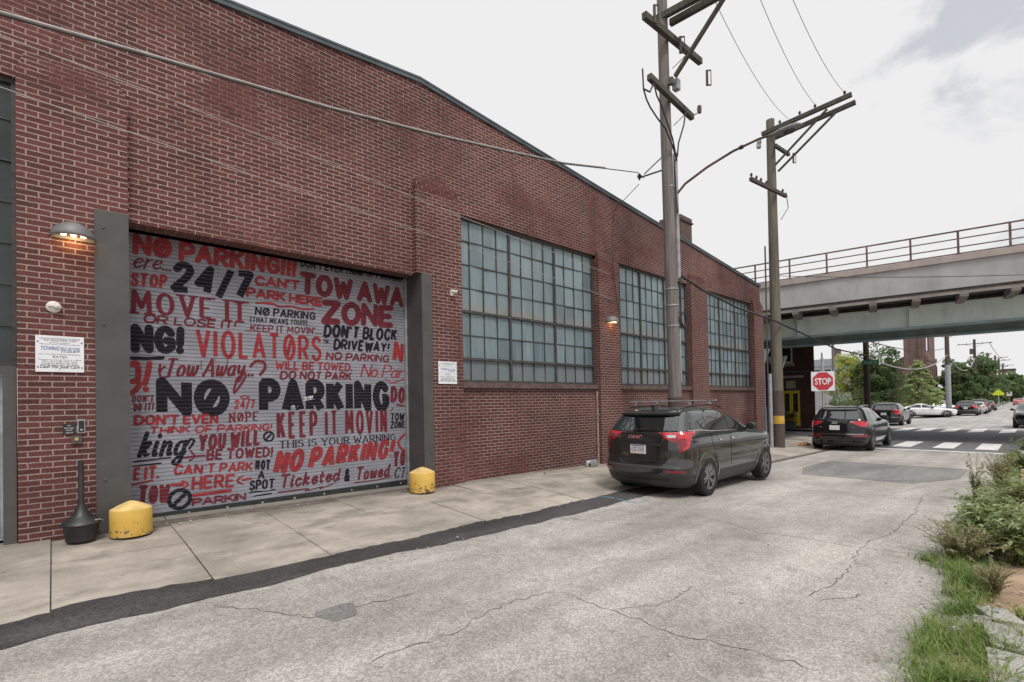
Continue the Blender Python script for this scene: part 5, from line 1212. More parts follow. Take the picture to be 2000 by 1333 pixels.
for q in ((19.95, 7.2, 11.55), (19.9, 7.2, 11.35)):
    m_ = MB(); m_.box(q[0]-.08, q[0]+.08, q[1]-.06, q[1]+.06, q[2]-.07, q[2]+.07); m_.build('bracket', MAT['galv'], pole2)

def street_pole(label, x, y, top, r, arms=(), mat='wood_dark', lower=None):
    zb = G(x)+.1; o = thing('utility_pole', label, 'utility pole', (x, y, zb), 0, 'utility poles along the street')
    m_ = MB(); m_.tube([(x, y, zb), (x, y, top)], [r, r*.8], 12); m_.build('shaft', MAT[mat], o)
    for (z, L, kind) in arms:
        m_ = MB()
        if kind == 'y': m_.bar((x, y+L, z), (x, y-L, z), .11, .13); m_.bar((x, y, z-.7), (x, y-L*.6, z), .04, .04); m_.bar((x, y, z-.7), (x, y+L*.6, z), .04, .04)
        else: m_.bar((x, y, z), (x+.1, y-L, z+.25), .08, .08)
        for t in (-.9, -.45, .45, .9):
            if kind == 'y': insulator(m_, (x, y+L*t, z+.06), .2, .06)
        m_.build('crossarm', MAT['wood_dark'], o)
    if lower:
        m_ = MB(); m_.tube([(x, y, zb), (x, y, zb+lower)], r*1.06, 12); m_.build('sleeve', MAT['pvc'], o)
    return o
street_pole('dark leaning pole carrying the green street name sign across the intersection', 37.5, 7.5, 7.6, .18)
street_pole('slim grey pole behind the stop sign against the yellow-green tree', 62.5, 15.5, 8.2, .16, (), 'wood')
street_pole('pole with a pale sleeved foot rising in front of the brick tower', 74.4, 7.25, 10.4, .24, ((8.75, 2.2, 'y'),), 'wood_dark', 5.6)
street_pole('dark pole with one long crossarm and a transformer past the brick tower', 136.8, 9.15, 12.8, .26, ((11.9, 2.6, 'y'), (8.0, 2.0, 'x')))
for i, (x, y, top) in enumerate(((166.6, 8.9, 11.7), (196, 8.9, 12.6), (211, 8.8, 12.5), (233, 8.8, 11.8))):
    street_pole('one of the small dark poles receding far down the street', x, y, top, .26, ((top-.7, 2.6, 'y'), (top-2.6, 2.0, 'y')) if i else ((top-.3, .8, 'y'),))
m_ = MB(); m_.tube([(136.6, 9.6, 9.8), (136.6, 9.6, 10.9)], .3, 10); m_.build('transformer', MAT['steel_dark'], [o for o in bpy.data.objects if o.get('label', '').startswith('dark pole with one long')][0])
# wires, each one a thing
def wire(label, pts, r, mat='wire', name='overhead_wire', cat='wire', group='overhead wires'):
    m_ = MB(); m_.tube(pts, r, 6); return tag(m_.build(name, MAT[mat], uv=False), label, cat, group)
wire('thick pale bundled cable sagging along the brick wall to the tall weathered pole', [(-13, 6.2, 5.25), (-6, 6.2, 5.0), (-.33, 6.2, 5.21), (.78, 6.2, 5.34), (2.62, 6.2, 5.54), (4.28, 6.2, 5.78), (5.88, 6.2, 6.05), (7.24, 6.2, 6.29), (8.6, 6.2, 6.62)], .014, 'wire_grey', 'overhead_cable')
wire('black lashing wire running beneath the thick pale bundled cable', [(-13, 6.2, 5.227), (-6, 6.2, 4.977), (-.33, 6.2, 5.187), (.78, 6.2, 5.317), (2.62, 6.2, 5.517), (4.28, 6.2, 5.757), (5.88, 6.2, 6.027), (7.24, 6.2, 6.268), (8.6, 6.2, 6.60), (10.0, 6.3, 6.98), (11.0, 6.75, 7.3)], .010, 'wire', 'overhead_cable')
wire('black tree-like service cable dropping past the greenish pole toward the intersection', [(11.3, 5.98, 4.72), (12.6, 6.05, 4.56), (15.6, 6.4, 4.50), (19.0, 6.58, 4.50), (25.4, 6.82, 4.20), (29.0, 7.0, 4.06), (37.5, 7.5, 4.23)], .035, 'wire', 'overhead_cable')
for k, (a, b_, lb) in enumerate((((11.1, 4.22, 11.3), (20.15, 5.30, 12.15), 'thin line between the two tall poles, the middle one of three'), ((11.1, 3.7, 11.3), (20.2, 4.45, 12.25), 'thin line between the two tall poles, farthest over the road'), ((11.1, 5.0, 11.1), (20.1, 6.2, 12.05), 'thin line between the two tall poles, closest to the wall'))):
    wire(lb, sag(a, b_, .4), .008, 'wire_grey')
wire('thin wire crossing in front of the pale bridge parapet', sag((20.4, 6.8, 6.35), (24.0, -6, 4.9), .25), .012)
wire('loose black wire hanging down the brick wall between the first two windows', [(11.0, 6.9, 7.2), (11.3, 7.9, 6.9), (11.35, 8.0-.02, 6.2), (11.30, 7.96, 5.3), (11.42, 7.96, 4.6), (11.55, 7.95, 4.05)], .009, 'wire', 'hanging_wire')
for lb, pts in (('upper thin grey line strung along the wall above the roller door', [(-13, 7.4, 6.2), (-.4, 7.6, 5.76), (1.12, 7.6, 5.68), (3.19, 7.6, 5.52), (5.81, 7.7, 5.36), (11.08, 7.9, 5.10)]), ('lower thin grey line strung along the wall above the roller door', [(-13, 7.4, 5.3), (-.4, 7.6, 5.19), (2.0, 7.65, 5.02), (5.86, 7.8, 4.83), (9.95, 7.9, 4.55), (11.3, 7.97, 4.45)])):
    wire(lb, pts, .006, 'wire_grey')
wire('black span from the street name pole toward the sleeved pole', sag((37.5, 7.5, 4.2), (74.4, 7.25, 6.2), 1.2, 18), .045, 'wire_grey')
wire('upper span from the street name pole toward the sleeved pole', sag((37.5, 7.5, 5.2), (74.4, 7.25, 7.0), .5, 18), .03, 'wire')
wire('pale looping span past the sleeved pole over the far trees', sag((74.4, 7.25, 6.3), (136.8, 9.15, 9.0), 2.2, 18), .07, 'wire_grey')
wire('distant span between the far crossarms', sag((136.8, 7.0, 12.0), (211, 7.2, 11.9), 1.0, 12), .05, 'wire')

# ---------------------------------------------------------------- the elevated railway
ANG = RAD(100); dv = Vector((math.cos(ANG), math.sin(ANG), 0)); nv = Vector((math.sin(ANG), -math.cos(ANG), 0))
def B(s, c, z): return dv*s+nv*c+Vector((0, 0, z))
brg = thing('railway_viaduct', 'elevated railway bridge with a concrete parapet above mint green steel girders', 'bridge', tuple(B(0, 30, 0)))
def bprism(mb, sec, s0, s1, m=0): mb.prism(sec, lambda c, z, t: B(s0+t, c, z), s1-s0, m)
S0, S1 = -34, 46
m_ = MB(); bprism(m_, [(26.28, 5.90), (26.28, 6.95), (26.55, 6.95), (26.55, 5.90)], S0, S1); m_.build('parapet', MAT['fascia'], brg)
m_ = MB(); bprism(m_, [(26.20, 6.95), (26.20, 7.20), (26.62, 7.22), (26.62, 6.95)], S0, S1); m_.build('coping', MAT['coping_c'], brg)
m_ = MB(); bprism(m_, [(26.34, 5.78), (26.34, 5.90), (37.0, 5.90), (37.0, 5.78)], S0, S1); m_.build('deck', MAT['soot'], brg)
k = 0; s = S0+.6
while s < 30:
    m_ = MB(); m_.prism([(26.305, 5.775), (28.0, 5.775), (28.0, 5.50), (26.50, 5.50), (26.36, 5.56)], lambda c, z, t, s=s: B(s+t, c, z), .27)
    m_.prism([(26.305, 5.60), (26.305, 5.78), (26.40, 5.60)], lambda c, z, t, s=s: B(s-.05+t, c-.004, z+.001), .32) if False else None
    m_.build('deck_bracket', MAT['deck'], brg, smooth=False); s += 1.46
m_ = MB(); bprism(m_, [(26.325, 5.66), (26.325, 5.779), (26.62, 5.779), (26.62, 5.74)], S0, S1); m_.build('deck_edge', MAT['deck'], brg)
def girder(c, z0, z1, mats, name='girder'):
    m_ = MB(); bprism(m_, [(c, z0+.10), (c, z1-.05), (c+.03, z1-.05), (c+.03, z0+.10)], S0, S1, 0); bprism(m_, [(c-.22, z1-.05), (c-.22, z1), (c+.25, z1), (c+.25, z1-.05)], S0, S1, 0)
    bprism(m_, [(c-.24, z0), (c-.24, z0+.05), (c+.27, z0+.05), (c+.27, z0)], S0, S1, 1); bprism(m_, [(c-.20, z0+.05), (c-.20, z0+.098), (c+.23, z0+.098), (c+.23, z0+.05)], S0, S1, 1)
    for s in lin(-20, 28, 8):
        for dz in lin(.2, z1-z0-.2, 6):
            for ds in (0, .14): m_.lathe([(0, .012), (.016, .008), (.02, 0)], B(s+ds, c, z0+dz), tuple(-nv), 6, 0)
    m_.build(name, mats, brg)
    if c < 28.5:
        for s in lin(-31, 42, 17):
            q = MB(); q.obox(B(s, c-.09, (z0+z1)/2+.02), dv*.012, nv*.088, (0, 0, (z1-z0)/2-.075)); q.build('stiffener', mats[0], brg, smooth=False)
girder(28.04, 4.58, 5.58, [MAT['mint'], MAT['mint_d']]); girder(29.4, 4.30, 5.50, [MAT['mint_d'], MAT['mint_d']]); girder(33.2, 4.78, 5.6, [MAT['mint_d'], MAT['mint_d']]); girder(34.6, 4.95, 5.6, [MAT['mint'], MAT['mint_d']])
m_ = MB()
for s in lin(-33, 44, 22): m_.obox(B(s, 31.2, 5.2), dv*.1, nv*1.7, (0, 0, .3))
m_.build('cross_beam', MAT['mint_d'], brg)
m_ = MB(); bprism(m_, [(36.8, 5.9), (36.8, 7.2), (37.1, 7.2), (37.1, 5.9)], S0, S1); m_.build('parapet', MAT['fascia'], brg)
def railing(c):
    m_ = MB()
    for z, t in ((8.17, .028), (7.86, .020), (7.53, .020), (7.27, .022)): bprism(m_, [(c-t, z-t), (c-t, z+t), (c+t, z+t), (c+t, z-t)], S0, S1)
    rl = m_.build('railing', MAT['rust'], brg, smooth=False)
    s = S0+.55
    while s < 40:
        p = MB(); p.obox(B(s, c, 7.70), dv*.035, nv*.03, (0, 0, .5)); p.obox(B(s, c, 7.235), dv*.09, nv*.08, (0, 0, .02)); p.build('post', MAT['rust'], rl, smooth=False); s += 1.475
railing(26.38); railing(36.95)
for s, c in ((5.2, 28.3), (5.2, 34.0)):
    p_ = MB(); ct = B(s, c, 0); gz = G(ct.x)
    p_.obox(B(s, c, (4.2+gz)/2+.6), dv*.22, nv*.03, (0, 0, (4.2-gz)/2-.6)); p_.obox(B(s-.21, c, (4.2+gz)/2+.6), dv*.03, nv*.25, (0, 0, (4.2-gz)/2-.6)); p_.obox(B(s+.21, c, (4.2+gz)/2+.6), dv*.03, nv*.25, (0, 0, (4.2-gz)/2-.6))
    for z in lin(1.5, 4.0, 12):
        for ds in (-.1, .1): p_.lathe([(0, .012), (.014, .008), (.018, 0)], B(s+ds, c-.031, z), tuple(-nv), 6)
    p_.prism([(s-.5, 4.2), (s+.5, 4.2), (s+.26, 3.5), (s-.26, 3.5)], lambda a, z, t: B(a, c-.28+t, z), .56)
    pr = p_.build('pier', MAT['mint'], brg)
    q = MB(); q.obox(B(s, c, gz+.75), dv*.27, nv*.3, (0, 0, .85)); q.build('pier_base', MAT['teal'], pr)

# ---------------------------------------------------------------- buildings across the street
hs = thing('corner_house', 'dark brick corner house with yellow double doors under the bridge', 'house', (35.5, 12, G(35.5)))
m_ = MB(); m_.prism([(35.5, 9.85), (45.5, 13.2), (45.5, 20), (35.5, 20)], lambda a, b_, t: (a, b_, -.6+t), 9.1); m_.build('wall', MAT['brick_old'], hs, smooth=False)
m_ = MB(); m_.prism([(35.35, 9.72), (45.6, 13.1), (45.6, 20.1), (35.35, 20.1)], lambda a, b_, t: (a, b_, 8.502+t), .25); m_.build('cornice', MAT['steel_dark'], hs)
m_ = MB(); m_.box(35.46, 35.50, 10.58, 11.85, -.22, 2.95); dfr = m_.build('door_frame', MAT['frame'], hs)
m_ = MB(); m_.box(35.43, 35.46, 10.72, 11.20, -.18, 2.13); m_.box(35.43, 35.46, 11.215, 11.70, -.18, 2.13); dd = m_.build('door', MAT['yellow_top'] if False else M('yellow_door_paint', (.78, .56, .04), .5, var=.1), hs)
for y0 in (10.82, 11.315):
    m_ = MB(); m_.box(35.415, 35.43, y0, y0+.28, .75, 1.95); m_.build('door_pane', MAT['pane_dark'], dd)
    m_ = MB(); m_.box(35.422, 35.43, y0, y0+.28, .0, .6); m_.build('door_panel', bpy.data.materials['yellow_door_paint'], dd)
m_ = MB(); m_.box(35.44, 35.46, 10.95, 11.5, 2.28, 2.78); m_.build('transom_window', M('tan_blind', (.42, .35, .22), .5), dfr)  # blind in a plain tan base colour
m_ = MB(); m_.box(35.40, 35.5, 10.45, 11.95, 2.96, 3.12); m_.build('lintel', MAT['coping_c'], hs)
m_ = MB(); m_.box(35.46, 35.5, 11.10, 12.3, 3.95, 5.6); wf = m_.build('window', MAT['white'], hs)
m_ = MB(); m_.box(35.44, 35.46, 11.18, 12.2, 4.05, 5.5); m_.build('pane', MAT['pane_dark'], wf)
m_ = MB(); m_.box(35.38, 35.5, 11.0, 12.4, 3.75, 3.94); m_.build('sill', MAT['pave2'], wf)
m_ = MB(); m_.tube([(35.42, 9.9, 3.35), (35.42, 12.5, 3.42)], .02, 6); m_.lathe([(0, .05), (.06, 0), (0, -.05)], (35.4, 11.6, 3.38), (0, 0, 1), 10); m_.build('service_conduit', MAT['galv'], hs)
o = thing('planter', 'dark planter box with small shrubs before the yellow doors', 'planter', (34.9, 11.2, G(35)+.12))
m_ = MB(); m_.box(34.7, 35.15, 10.85, 11.75, G(35)+.12, G(35)+.6); m_.build('box', MAT['steel_dark'], o)
def leaves(mb, c, rad, n, size, rr, mi=0, flat=.6, shell=.55):
    cx, cy, cz = c
    for _ in range(n):
        v = Vector((rr.gauss(0, 1), rr.gauss(0, 1), rr.gauss(0, 1))).normalized(); k = shell+(1-shell)*rr.random()**.5
        p = Vector((cx+v.x*rad[0]*k, cy+v.y*rad[1]*k, cz+v.z*rad[2]*k))
        d = (v+Vector((rr.gauss(0, .6), rr.gauss(0, .6), rr.gauss(0, .6)-.2))).normalized(); a = d.cross(Vector((0, 0, 1)))
        a = a.normalized() if a.length > .01 else Vector((1, 0, 0)); b_ = (a.cross(d)*flat+d*.5).normalized(); s_ = size*rr.uniform(.6, 1.25)
        mb.poly([p-a*s_*.45, p+b_*s_*.35, p+a*s_*.45+b_*s_*.1, p-b_*s_*.55], mi)
rl = random.Random(4)
m_ = MB()
for y in (10.95, 11.3, 11.6): leaves(m_, (34.9, y, G(35)+.85), (.2, .2, .35), 150, .11, rl)
m_.build('foliage', MAT['leaf_d'], o, uv=False, smooth=False)

tw = thing('brick_tower', 'brown brick church tower with an open belfry and lower wings', 'tower', (103.6, 12.7, G(103)))
m_ = MB(); TX, TY = 103.6, 12.72
m_.box(TX, TX+10.0, TY, TY+2.8, -1, 8.9); m_.box(TX, TX+.4, TY, TY+2.8, 8.9, 19); m_.box(TX+.4, TX+.75, TY, TY+.25, 8.9, 19); m_.box(TX+3.6, TX+10.0, TY, TY+.22, 8.9, 19)
m_.build('wall', MAT['brick_tower'], tw, smooth=False)
m_ = MB(); m_.box(TX-.2, TX+10.3, TY-.25, TY-.002, 7.3, 7.95); m_.box(TX-.12, TX+10.2, TY-.15, TY-.002, 6.7, 7.29); m_.build('cornice', MAT['brick_tower'], tw, smooth=False)
for x in (0, 2.2, 4.4, 6.6, 8.8):
    m_ = MB(); m_.box(TX+x, TX+x+.7, TY-.35, TY-.002, -1, 6.69); m_.build('pilaster', MAT['brick_tower'], tw, smooth=False)
for x in (1.0, 3.2, 5.4, 7.6):
    m_ = MB(); m_.box(TX+x, TX+x+.9, TY-.06, TY-.001, 1.2, 6.2); m_.build('window', MAT['pane_dark'], tw, smooth=False)
m_ = MB(); m_.box(TX-.25, TX-.001, TY+2.2, TY+2.8, -1, 19); m_.box(TX-.15, TX-.001, TY+.6, TY+.9, 8, 19); m_.build('buttress', MAT['brick_tower'], tw, smooth=False)
m_ = MB(); m_.prism([(TY+2.81, -1), (TY+2.81, 8.4), (TY+5.2, 6.9), (TY+9, 6.6), (TY+9, -1)], lambda a, z, t: (TX+1.5+t, a, z), 12); m_.build('nave', MAT['brick_tower'], tw, smooth=False)
m_ = MB(); m_.box(TX+1.35, TX+1.499, TY+2.85, TY+9, 5.3, 5.75); m_.build('string_course', MAT['coping_c'], tw, smooth=False)
o = thing('grey_building', 'pale grey building with a square roof stack far behind the stop sign', 'building', (115, 29, G(115)))
m_ = MB(); m_.box(113.5, 120, 22, 40, -1, 7.9); m_.build('wall', MAT['fascia'], o, smooth=False)
m_ = MB(); m_.prism([(22, 7.9), (40, 7.9), (36, 9.3), (27, 9.3)], lambda a, z, t: (113.4+t, a, z), 7); rf = m_.build('roof', MAT['galv'], o, smooth=False)
m_ = MB(); m_.box(114, 115.5, 27.2, 28.4, 9.3, 11.2); m_.build('stack', MAT['brick_tower'], rf, smooth=False)
for y in lin(23, 38, 8):
    m_ = MB(); m_.box(113.42, 113.499, y, y+1.0, 5.6, 7.2); m_.build('window', MAT['pane_dark'], o, smooth=False)
for x, y0, y1, h, lb in ((240, 11, 15.5, 12.0, 'red brick building above the far trees past the small poles'), (311, 8, 13, 12.2, 'long low brick building at the very end of the street'), (330, -6, 5, 9.2, 'pale low building closing the far end of the road')):
    o = thing('distant_building', lb, 'building', (x, (y0+y1)/2, -1))
    m_ = MB(); m_.box(x, x+10, y0, y1, -1.5, h); m_.build('wall', MAT['brick_tower'] if y0 > 0 else MAT['fascia'], o, smooth=False)
    m_ = MB(); m_.box(x-.2, x+10.2, y0-.2, y1+.2, h, h+.5); m_.build('roof', MAT['roof'], o, smooth=False)
    for k in range(3):
        yy = y0+(y1-y0)*(k+.3)/3; m_ = MB(); m_.box(x-.05, x-.001, yy, yy+(y1-y0)*.13, h-3.2, h-1.2); m_.build('window', MAT['white'], o, smooth=False)

# ---------------------------------------------------------------- signs
o = thing('stop_sign', 'red octagonal stop sign on a square white board behind the black crossover', 'stop sign', (23.88, 6.32, G(23.9)))
fx = Vector((_fw.x, _fw.y, 0)); rxv = Vector((.50, -.866, 0)); nx_ = Vector((-.866, -.50, 0)); c = Vector((23.88, 6.32, 2.34))
m_ = MB(); m_.tube([(23.88+.04, 6.32+.02, G(23.9)), (23.92, 6.34, 3.55)], .035, 8); m_.build('post', MAT['galv'], o)
m_ = MB(); m_.obox(c, rxv*.435, nx_*.008, (0, 0, .41)); m_.build('board', MAT['white'], o)
m_ = MB(); ZU = Vector((0, 0, 1))
def octo(mb, r, off, m): mb.poly([c+nx_*off+(rxv*math.cos(math.pi/8+k*math.pi/4)+ZU*math.sin(math.pi/8+k*math.pi/4))*r for k in range(8)], m)
octo(m_, .425, .012, 1); octo(m_, .405, .014, 0)
sp_ = m_.build('octagon', [M('stop_red', (.50, .028, .045), .45, var=.05), MAT['white']], o, smooth=False)
m_ = MB(); put_text(m_, 'STOP', c+nx_*.017-ZU*.135, rxv, ZU, .27, 0, .60, bold=.025); m_.build('lettering', MAT['ink_w'], sp_, smooth=False)
m_ = MB(); m_.obox((23.92, 6.34, 3.05), rxv*.06, nx_*.01, (0, 0, .28)); m_.build('finial_plate', MAT['galv'], o)
o = thing('street_name_sign', 'green street name sign high on the dark leaning pole', 'street sign', (37.2, 7.15, 3.6))
c = Vector((37.05, 7.2, 3.77)); r_ = Vector((.45, -.893, 0)); n_ = Vector((-.893, -.45, 0))
m_ = MB(); m_.obox(c, r_*.44, n_*.01, (0, 0, .13)); m_.build('panel', M('sign_green', (.01, .26, .17), .5), o)
m_ = MB(); put_text(m_, 'Front St', c+n_*.013-ZU*.07, r_, ZU, .15, 0, .66, bold=.01); m_.build('lettering', MAT['ink_w'], o, smooth=False)
for nm, lb, p, col, rad in (('warning_sign', 'small bright yellow-green warning sign down the far pavement', (123.5, 5.33, 1.75), (.62, .72, .03), .55), ('notice_board', 'small white notice board on a post at the far kerb', (196, 6.3, 1.6), (.72, .70, .70), .8)):
    o = thing(nm, lb, 'sign', (p[0], p[1], G(p[0])))
    m_ = MB(); m_.tube([(p[0]+.1, p[1], G(p[0])), (p[0]+.1, p[1], p[2])], .08, 8); m_.build('post', MAT['galv'], o)
    m_ = MB(); m_.prism([(rad*math.cos(a), rad*math.sin(a)) for a in lin(math.pi/4 if nm == 'notice_board' else 0, 2*math.pi+(math.pi/4 if nm == 'notice_board' else 0), 4)[:-1]] if nm == 'notice_board' else [(-.75, -.35), (.75, -.35), (.75, 0), (0, .7), (-.75, 0)], lambda a, b_, t: (p[0]-.05+t, p[1]+a, p[2]+b_), .05); m_.build('panel', M(nm+'_face', col, .5), o)

# ---------------------------------------------------------------- trees
def tree(label, x, y, z0, z1, blobs, mats, n, leaf, trunk=.16, name='tree', seed=1, group='street trees'):
    rr = random.Random(seed); zb = G(x); o = thing(name, label, 'tree', (x, y, zb), 0, group)
    m_ = MB(); H = z1-zb
    m_.tube([(x, y, zb), (x+.1, y, zb+H*.25), (x-.05, y+.1, zb+H*.5), (x, y, zb+H*.8)], [trunk, trunk*.8, trunk*.55, trunk*.2], 8)
    for k in range(7):
        a = rr.uniform(0, 6.28); h = zb+H*rr.uniform(.25, .65); L = (z1-z0)*rr.uniform(.25, .42)
        m_.tube([(x, y, h), (x+math.cos(a)*L*.5, y+math.sin(a)*L*.5, h+L*.35), (x+math.cos(a)*L, y+math.sin(a)*L, h+L*.6)], [trunk*.4, trunk*.25, trunk*.08], 5)
    m_.build('trunk', MAT['bark'], o)
    m_ = MB(); tot = sum(b_[3]*b_[4]*b_[5] for b_ in blobs)
    for (bx, by, bz, rx_, ry_, rz_) in blobs:
        k = max(8, int(30*(rx_*ry_*rz_/tot)**.5))
        for _ in range(k):                              # leaf clumps spread through each lobe
            v = Vector((rr.gauss(0, 1), rr.gauss(0, 1), rr.gauss(0, 1))).normalized()*rr.uniform(.45, 1.0)
            c = (x+bx+v.x*rx_, y+by+v.y*ry_, bz+v.z*rz_); s_ = rr.uniform(.28, .55)
            leaves(m_, c, (rx_*s_, ry_*s_, rz_*s_*.8), int(1.7*n/len(blobs)/k), leaf, rr, 0 if rr.random() < .7 else min(1, len(mats)-1))
    m_.build('crown', [MAT[q] for q in mats], o, uv=False, smooth=False); return o
def lobes(rr, x0, x1, z0, z1, d, n, cone=False):
    out = []
    for i in range(n):
        t = rr.random(); z = z0+(z1-z0)*(.08+.80*t); hw = (x1-x0)/2; k = (1-t)**.7*.75 if cone else math.sqrt(max(.05, 1-(2*t-1)**2))*.62
        a = rr.uniform(0, 6.28); q = rr.random()**.5
        r = (z1-z0)*rr.uniform(.17, .27); r = min(r, hw*.62) if not cone else max(.25, hw*.62*(1-t*.78))
        out.append((math.cos(a)*d*k*q, math.sin(a)*hw*k*q, z, r*(d/hw if hw else 1)*.9, r, r*.9))
    return out
rt_ = random.Random(17)
def cone_lobes(rr, z0, z1, r):
    out = []
    for i in range(46):
        t = (i+.5)/46; R_ = r*(1-t)**.75*min(1, .75+t*2); a = i*2.4; q = rr.uniform(.55, .95); s_ = max(.3, .5*(1-t)+.18)
        out.append((math.cos(a)*R_*q, math.sin(a)*R_*q, z0+(z1-z0)*t+.1, s_*1.25, s_*1.25, s_*.95))
    return out
tree('yellow-green tree behind the stop sign', 73.6, 16.2, .6, 6.9, lobes(rt_, -2.7, 2.7, -.5, 6.8, 2.5, 12), ['leaf_y', 'leaf_l'], 6500, .24, seed=2)
tree('broad dark green tree behind the black crossover', 71.5, 12.8, .3, 7.1, lobes(rt_, -3.3, 3.3, -.6, 7.1, 2.6, 16), ['leaf_d', 'leaf_m'], 9000, .24, seed=3)
tree('pale green conical tree behind the white fastback saloon', 77.3, 10.2, .2, 5.5, cone_lobes(rt_, .0, 5.6, 2.55), ['leaf_l', 'leaf_l'], 9000, .22, seed=4)
tree('dense green tree overhanging the far row of parked cars', 112, 9.3, .5, 6.6, lobes(rt_, -3.6, 3.6, -.3, 6.8, 4, 20), ['leaf_m', 'leaf_d'], 8000, .36, seed=5)
tree('second dense tree in the far avenue, behind the first', 140, 8.6, .5, 8.9, lobes(rt_, -4.2, 4.2, -.4, 9.2, 5, 20), ['leaf_m', 'leaf_d'], 7000, .45, seed=6)
tree('feathery tree crown showing just past the sleeved pole', 126, 11.6, 2, 7.9, lobes(rt_, -2.0, 2.0, 3.0, 7.9, 2, 9), ['leaf_m', 'leaf_l'], 3000, .36, seed=7)
tree('far avenue tree rising over the bright warning sign', 180, 8.4, .5, 7.8, lobes(rt_, -4.5, 4.5, -.3, 8, 6, 14), ['leaf_m', 'leaf_l'], 5000, .55, seed=8)
tree('far tree beyond the white notice board', 212, 6.6, .5, 8.0, lobes(rt_, -5.5, 5.5, -.3, 8.2, 6, 14), ['leaf_m', 'leaf_d'], 5000, .6, seed=9)
tree('rounded tree on the near side of the road far down the street', 190, -1.2, .5, 7.9, lobes(rt_, -5, 5, -.2, 8, 6, 14), ['leaf_d', 'leaf_m'], 5000, .55, seed=10)
tree('pale tree at the far end beyond the driving car', 250, 2.5, .5, 9.0, lobes(rt_, -6, 6, -.2, 9, 6, 14), ['leaf_m', 'leaf_l'], 4000, .7, seed=11)
tree('dark tree at the edge of the view past the near parked vehicle', 120, -6.5, .5, 6.5, lobes(rt_, -4, 4, .8, 6.6, 5, 14), ['leaf_m', 'leaf_d'], 5000, .4, seed=12)
tree('tall tree behind the dark pole with the transformer', 160, 13.5, .5, 11.0, lobes(rt_, -4.2, 4.2, 2, 11.0, 5, 14), ['leaf_m', 'leaf_d'], 5000, .5, seed=13)
for lb, x, y, w_, h, sd in (('low dark hedge shrub beside the dark brick corner house', 47.5, 9.9+1.2, 1.2, 2.1, 31), ('bright shrub between the corner house and the yellow-green tree', 56, 13.6, 2.0, 2.6, 32), ('dark shrub below the broad dark green tree', 62, 11.6, 2.0, 1.9, 33), ('small green shrub by the nose of the white fastback saloon', 74, 6.9, .9, .9, 34)):
    rr = random.Random(sd); o = thing('shrub', lb, 'shrub', (x, y, G(x)), 0, 'shrubs past the intersection'); m_ = MB()
    for k in range(9): leaves(m_, (x+rr.gauss(0, w_*.3), y+rr.gauss(0, w_*.35), G(x)+h*rr.uniform(.25, .75)), (w_*.35, w_*.4, h*.3), 170, .16, rr)
    m_.build('foliage', MAT['leaf_d'] if 'dark' in lb else MAT['leaf_m'], o, uv=False, smooth=False)
    m_ = MB(); m_.tube([(x, y, G(x)), (x, y, G(x)+h*.6)], .04, 6); m_.build('stem', MAT['bark'], o)
# far wooded skyline
rr = random.Random(77); m_ = MB()
for k in range(90):
    x = rr.uniform(330, 520); y = rr.uniform(-190, 60); h = rr.uniform(5, 9)
    for q in range(3): leaves(m_, (x+rr.gauss(0, 2), y+rr.gauss(0, 3), h*rr.uniform(.3, .8)-1), (3, 4, h*.35), 40, 1.3, rr)
for k in range(60):
    x = rr.uniform(150, 330); y = rr.uniform(17, 60)
    leaves(m_, (x, y, rr.uniform(1, 5)), (3, 3, 3), 60, 1.0, rr)
tag(m_.build('far_woods', MAT['leaf_m'], uv=False, smooth=False), 'mass of trees closing the horizon at the far end of the street', 'woods', None, 'stuff')

# ---------------------------------------------------------------- verge: grass and weeds
def blade(mb, x, y, z, L, wd, az, lean, rr, m=0, seg=4):
    d = Vector((math.cos(az), math.sin(az), 0)); q = Vector((-d.y, d.x, 0)); vs = []
    for i in range(seg+1):
        t = i/seg; p = Vector((x, y, z))+d*L*lean*t**1.7+Vector((0, 0, 1))*L*(t-.45*lean*t*t); h = wd*(1-t)**.6*.5+.0003
        vs += [p-q*h, p+q*h]
    mb.add(vs, [(2*i, 2*i+1, 2*i+3, 2*i+2) for i in range(seg)], m)
rg = random.Random(9); m_ = MB()
tufts = [(4.6, .2, .2, 160), (4.35, .3, .2, 160), (3.5, .1, .25, 160), (4.45, .50, .20, 240), (4.75, .36, .22, 240), (4.2, .58, .10, 80), (4.62, .55, .16, 160), (5.35, .45, .16, 150), (5.7, .50, .16, 180), (6.05, .55, .16, 200), (6.4, .60, .16, 200), (6.2, .42, .14, 120), (5.05, .30, .14, 90), (5.2, .52, .10, 90), (3.85, .42, .16, 200), (3.95, .28, .18, 200), (4.1, .18, .12, 120), (3.7, .5, .14, 120), (4.9, .12, .12, 60), (5.5, .15, .12, 60), (3.6, .3, .16, 140)]
for k in range(46): tufts.append((rg.uniform(3.4, 9.0), min(.62, .48+rg.gauss(0, .12)), .10, 22))
x = 9.0
while x < 22.8: tufts.append((x, .62+rg.gauss(0, .12), .2, 70)); x += rg.uniform(.18, .4)
x = 6.6
while x < 9.2: tufts.append((x, .68+rg.gauss(0, .1), .18, 110)); x += .2
for k in range(90): tufts.append((rg.uniform(8, 23), rg.uniform(-2.5, .55), .25, 45))
for (x, y, r, n) in tufts:
    for _ in range(n):
        a = rg.uniform(0, 6.28); q = r*abs(rg.gauss(0, .55)); L = rg.uniform(.07, .20)*(1.35 if rg.random() < .12 else 1)
        blade(m_, x+math.cos(a)*q*1.15, y+math.sin(a)*q*.8, G(x)-.005, L, rg.uniform(.004, .010), rg.uniform(0, 6.28), rg.uniform(.4, 1.3), rg, 1 if rg.random() < .1 else 0)
tag(m_.build('verge_grass', [MAT['grass'], MAT['leaf_dry']], uv=False, smooth=False), 'clumps of bright green grass along the broken road edge', 'grass', None, 'stuff')
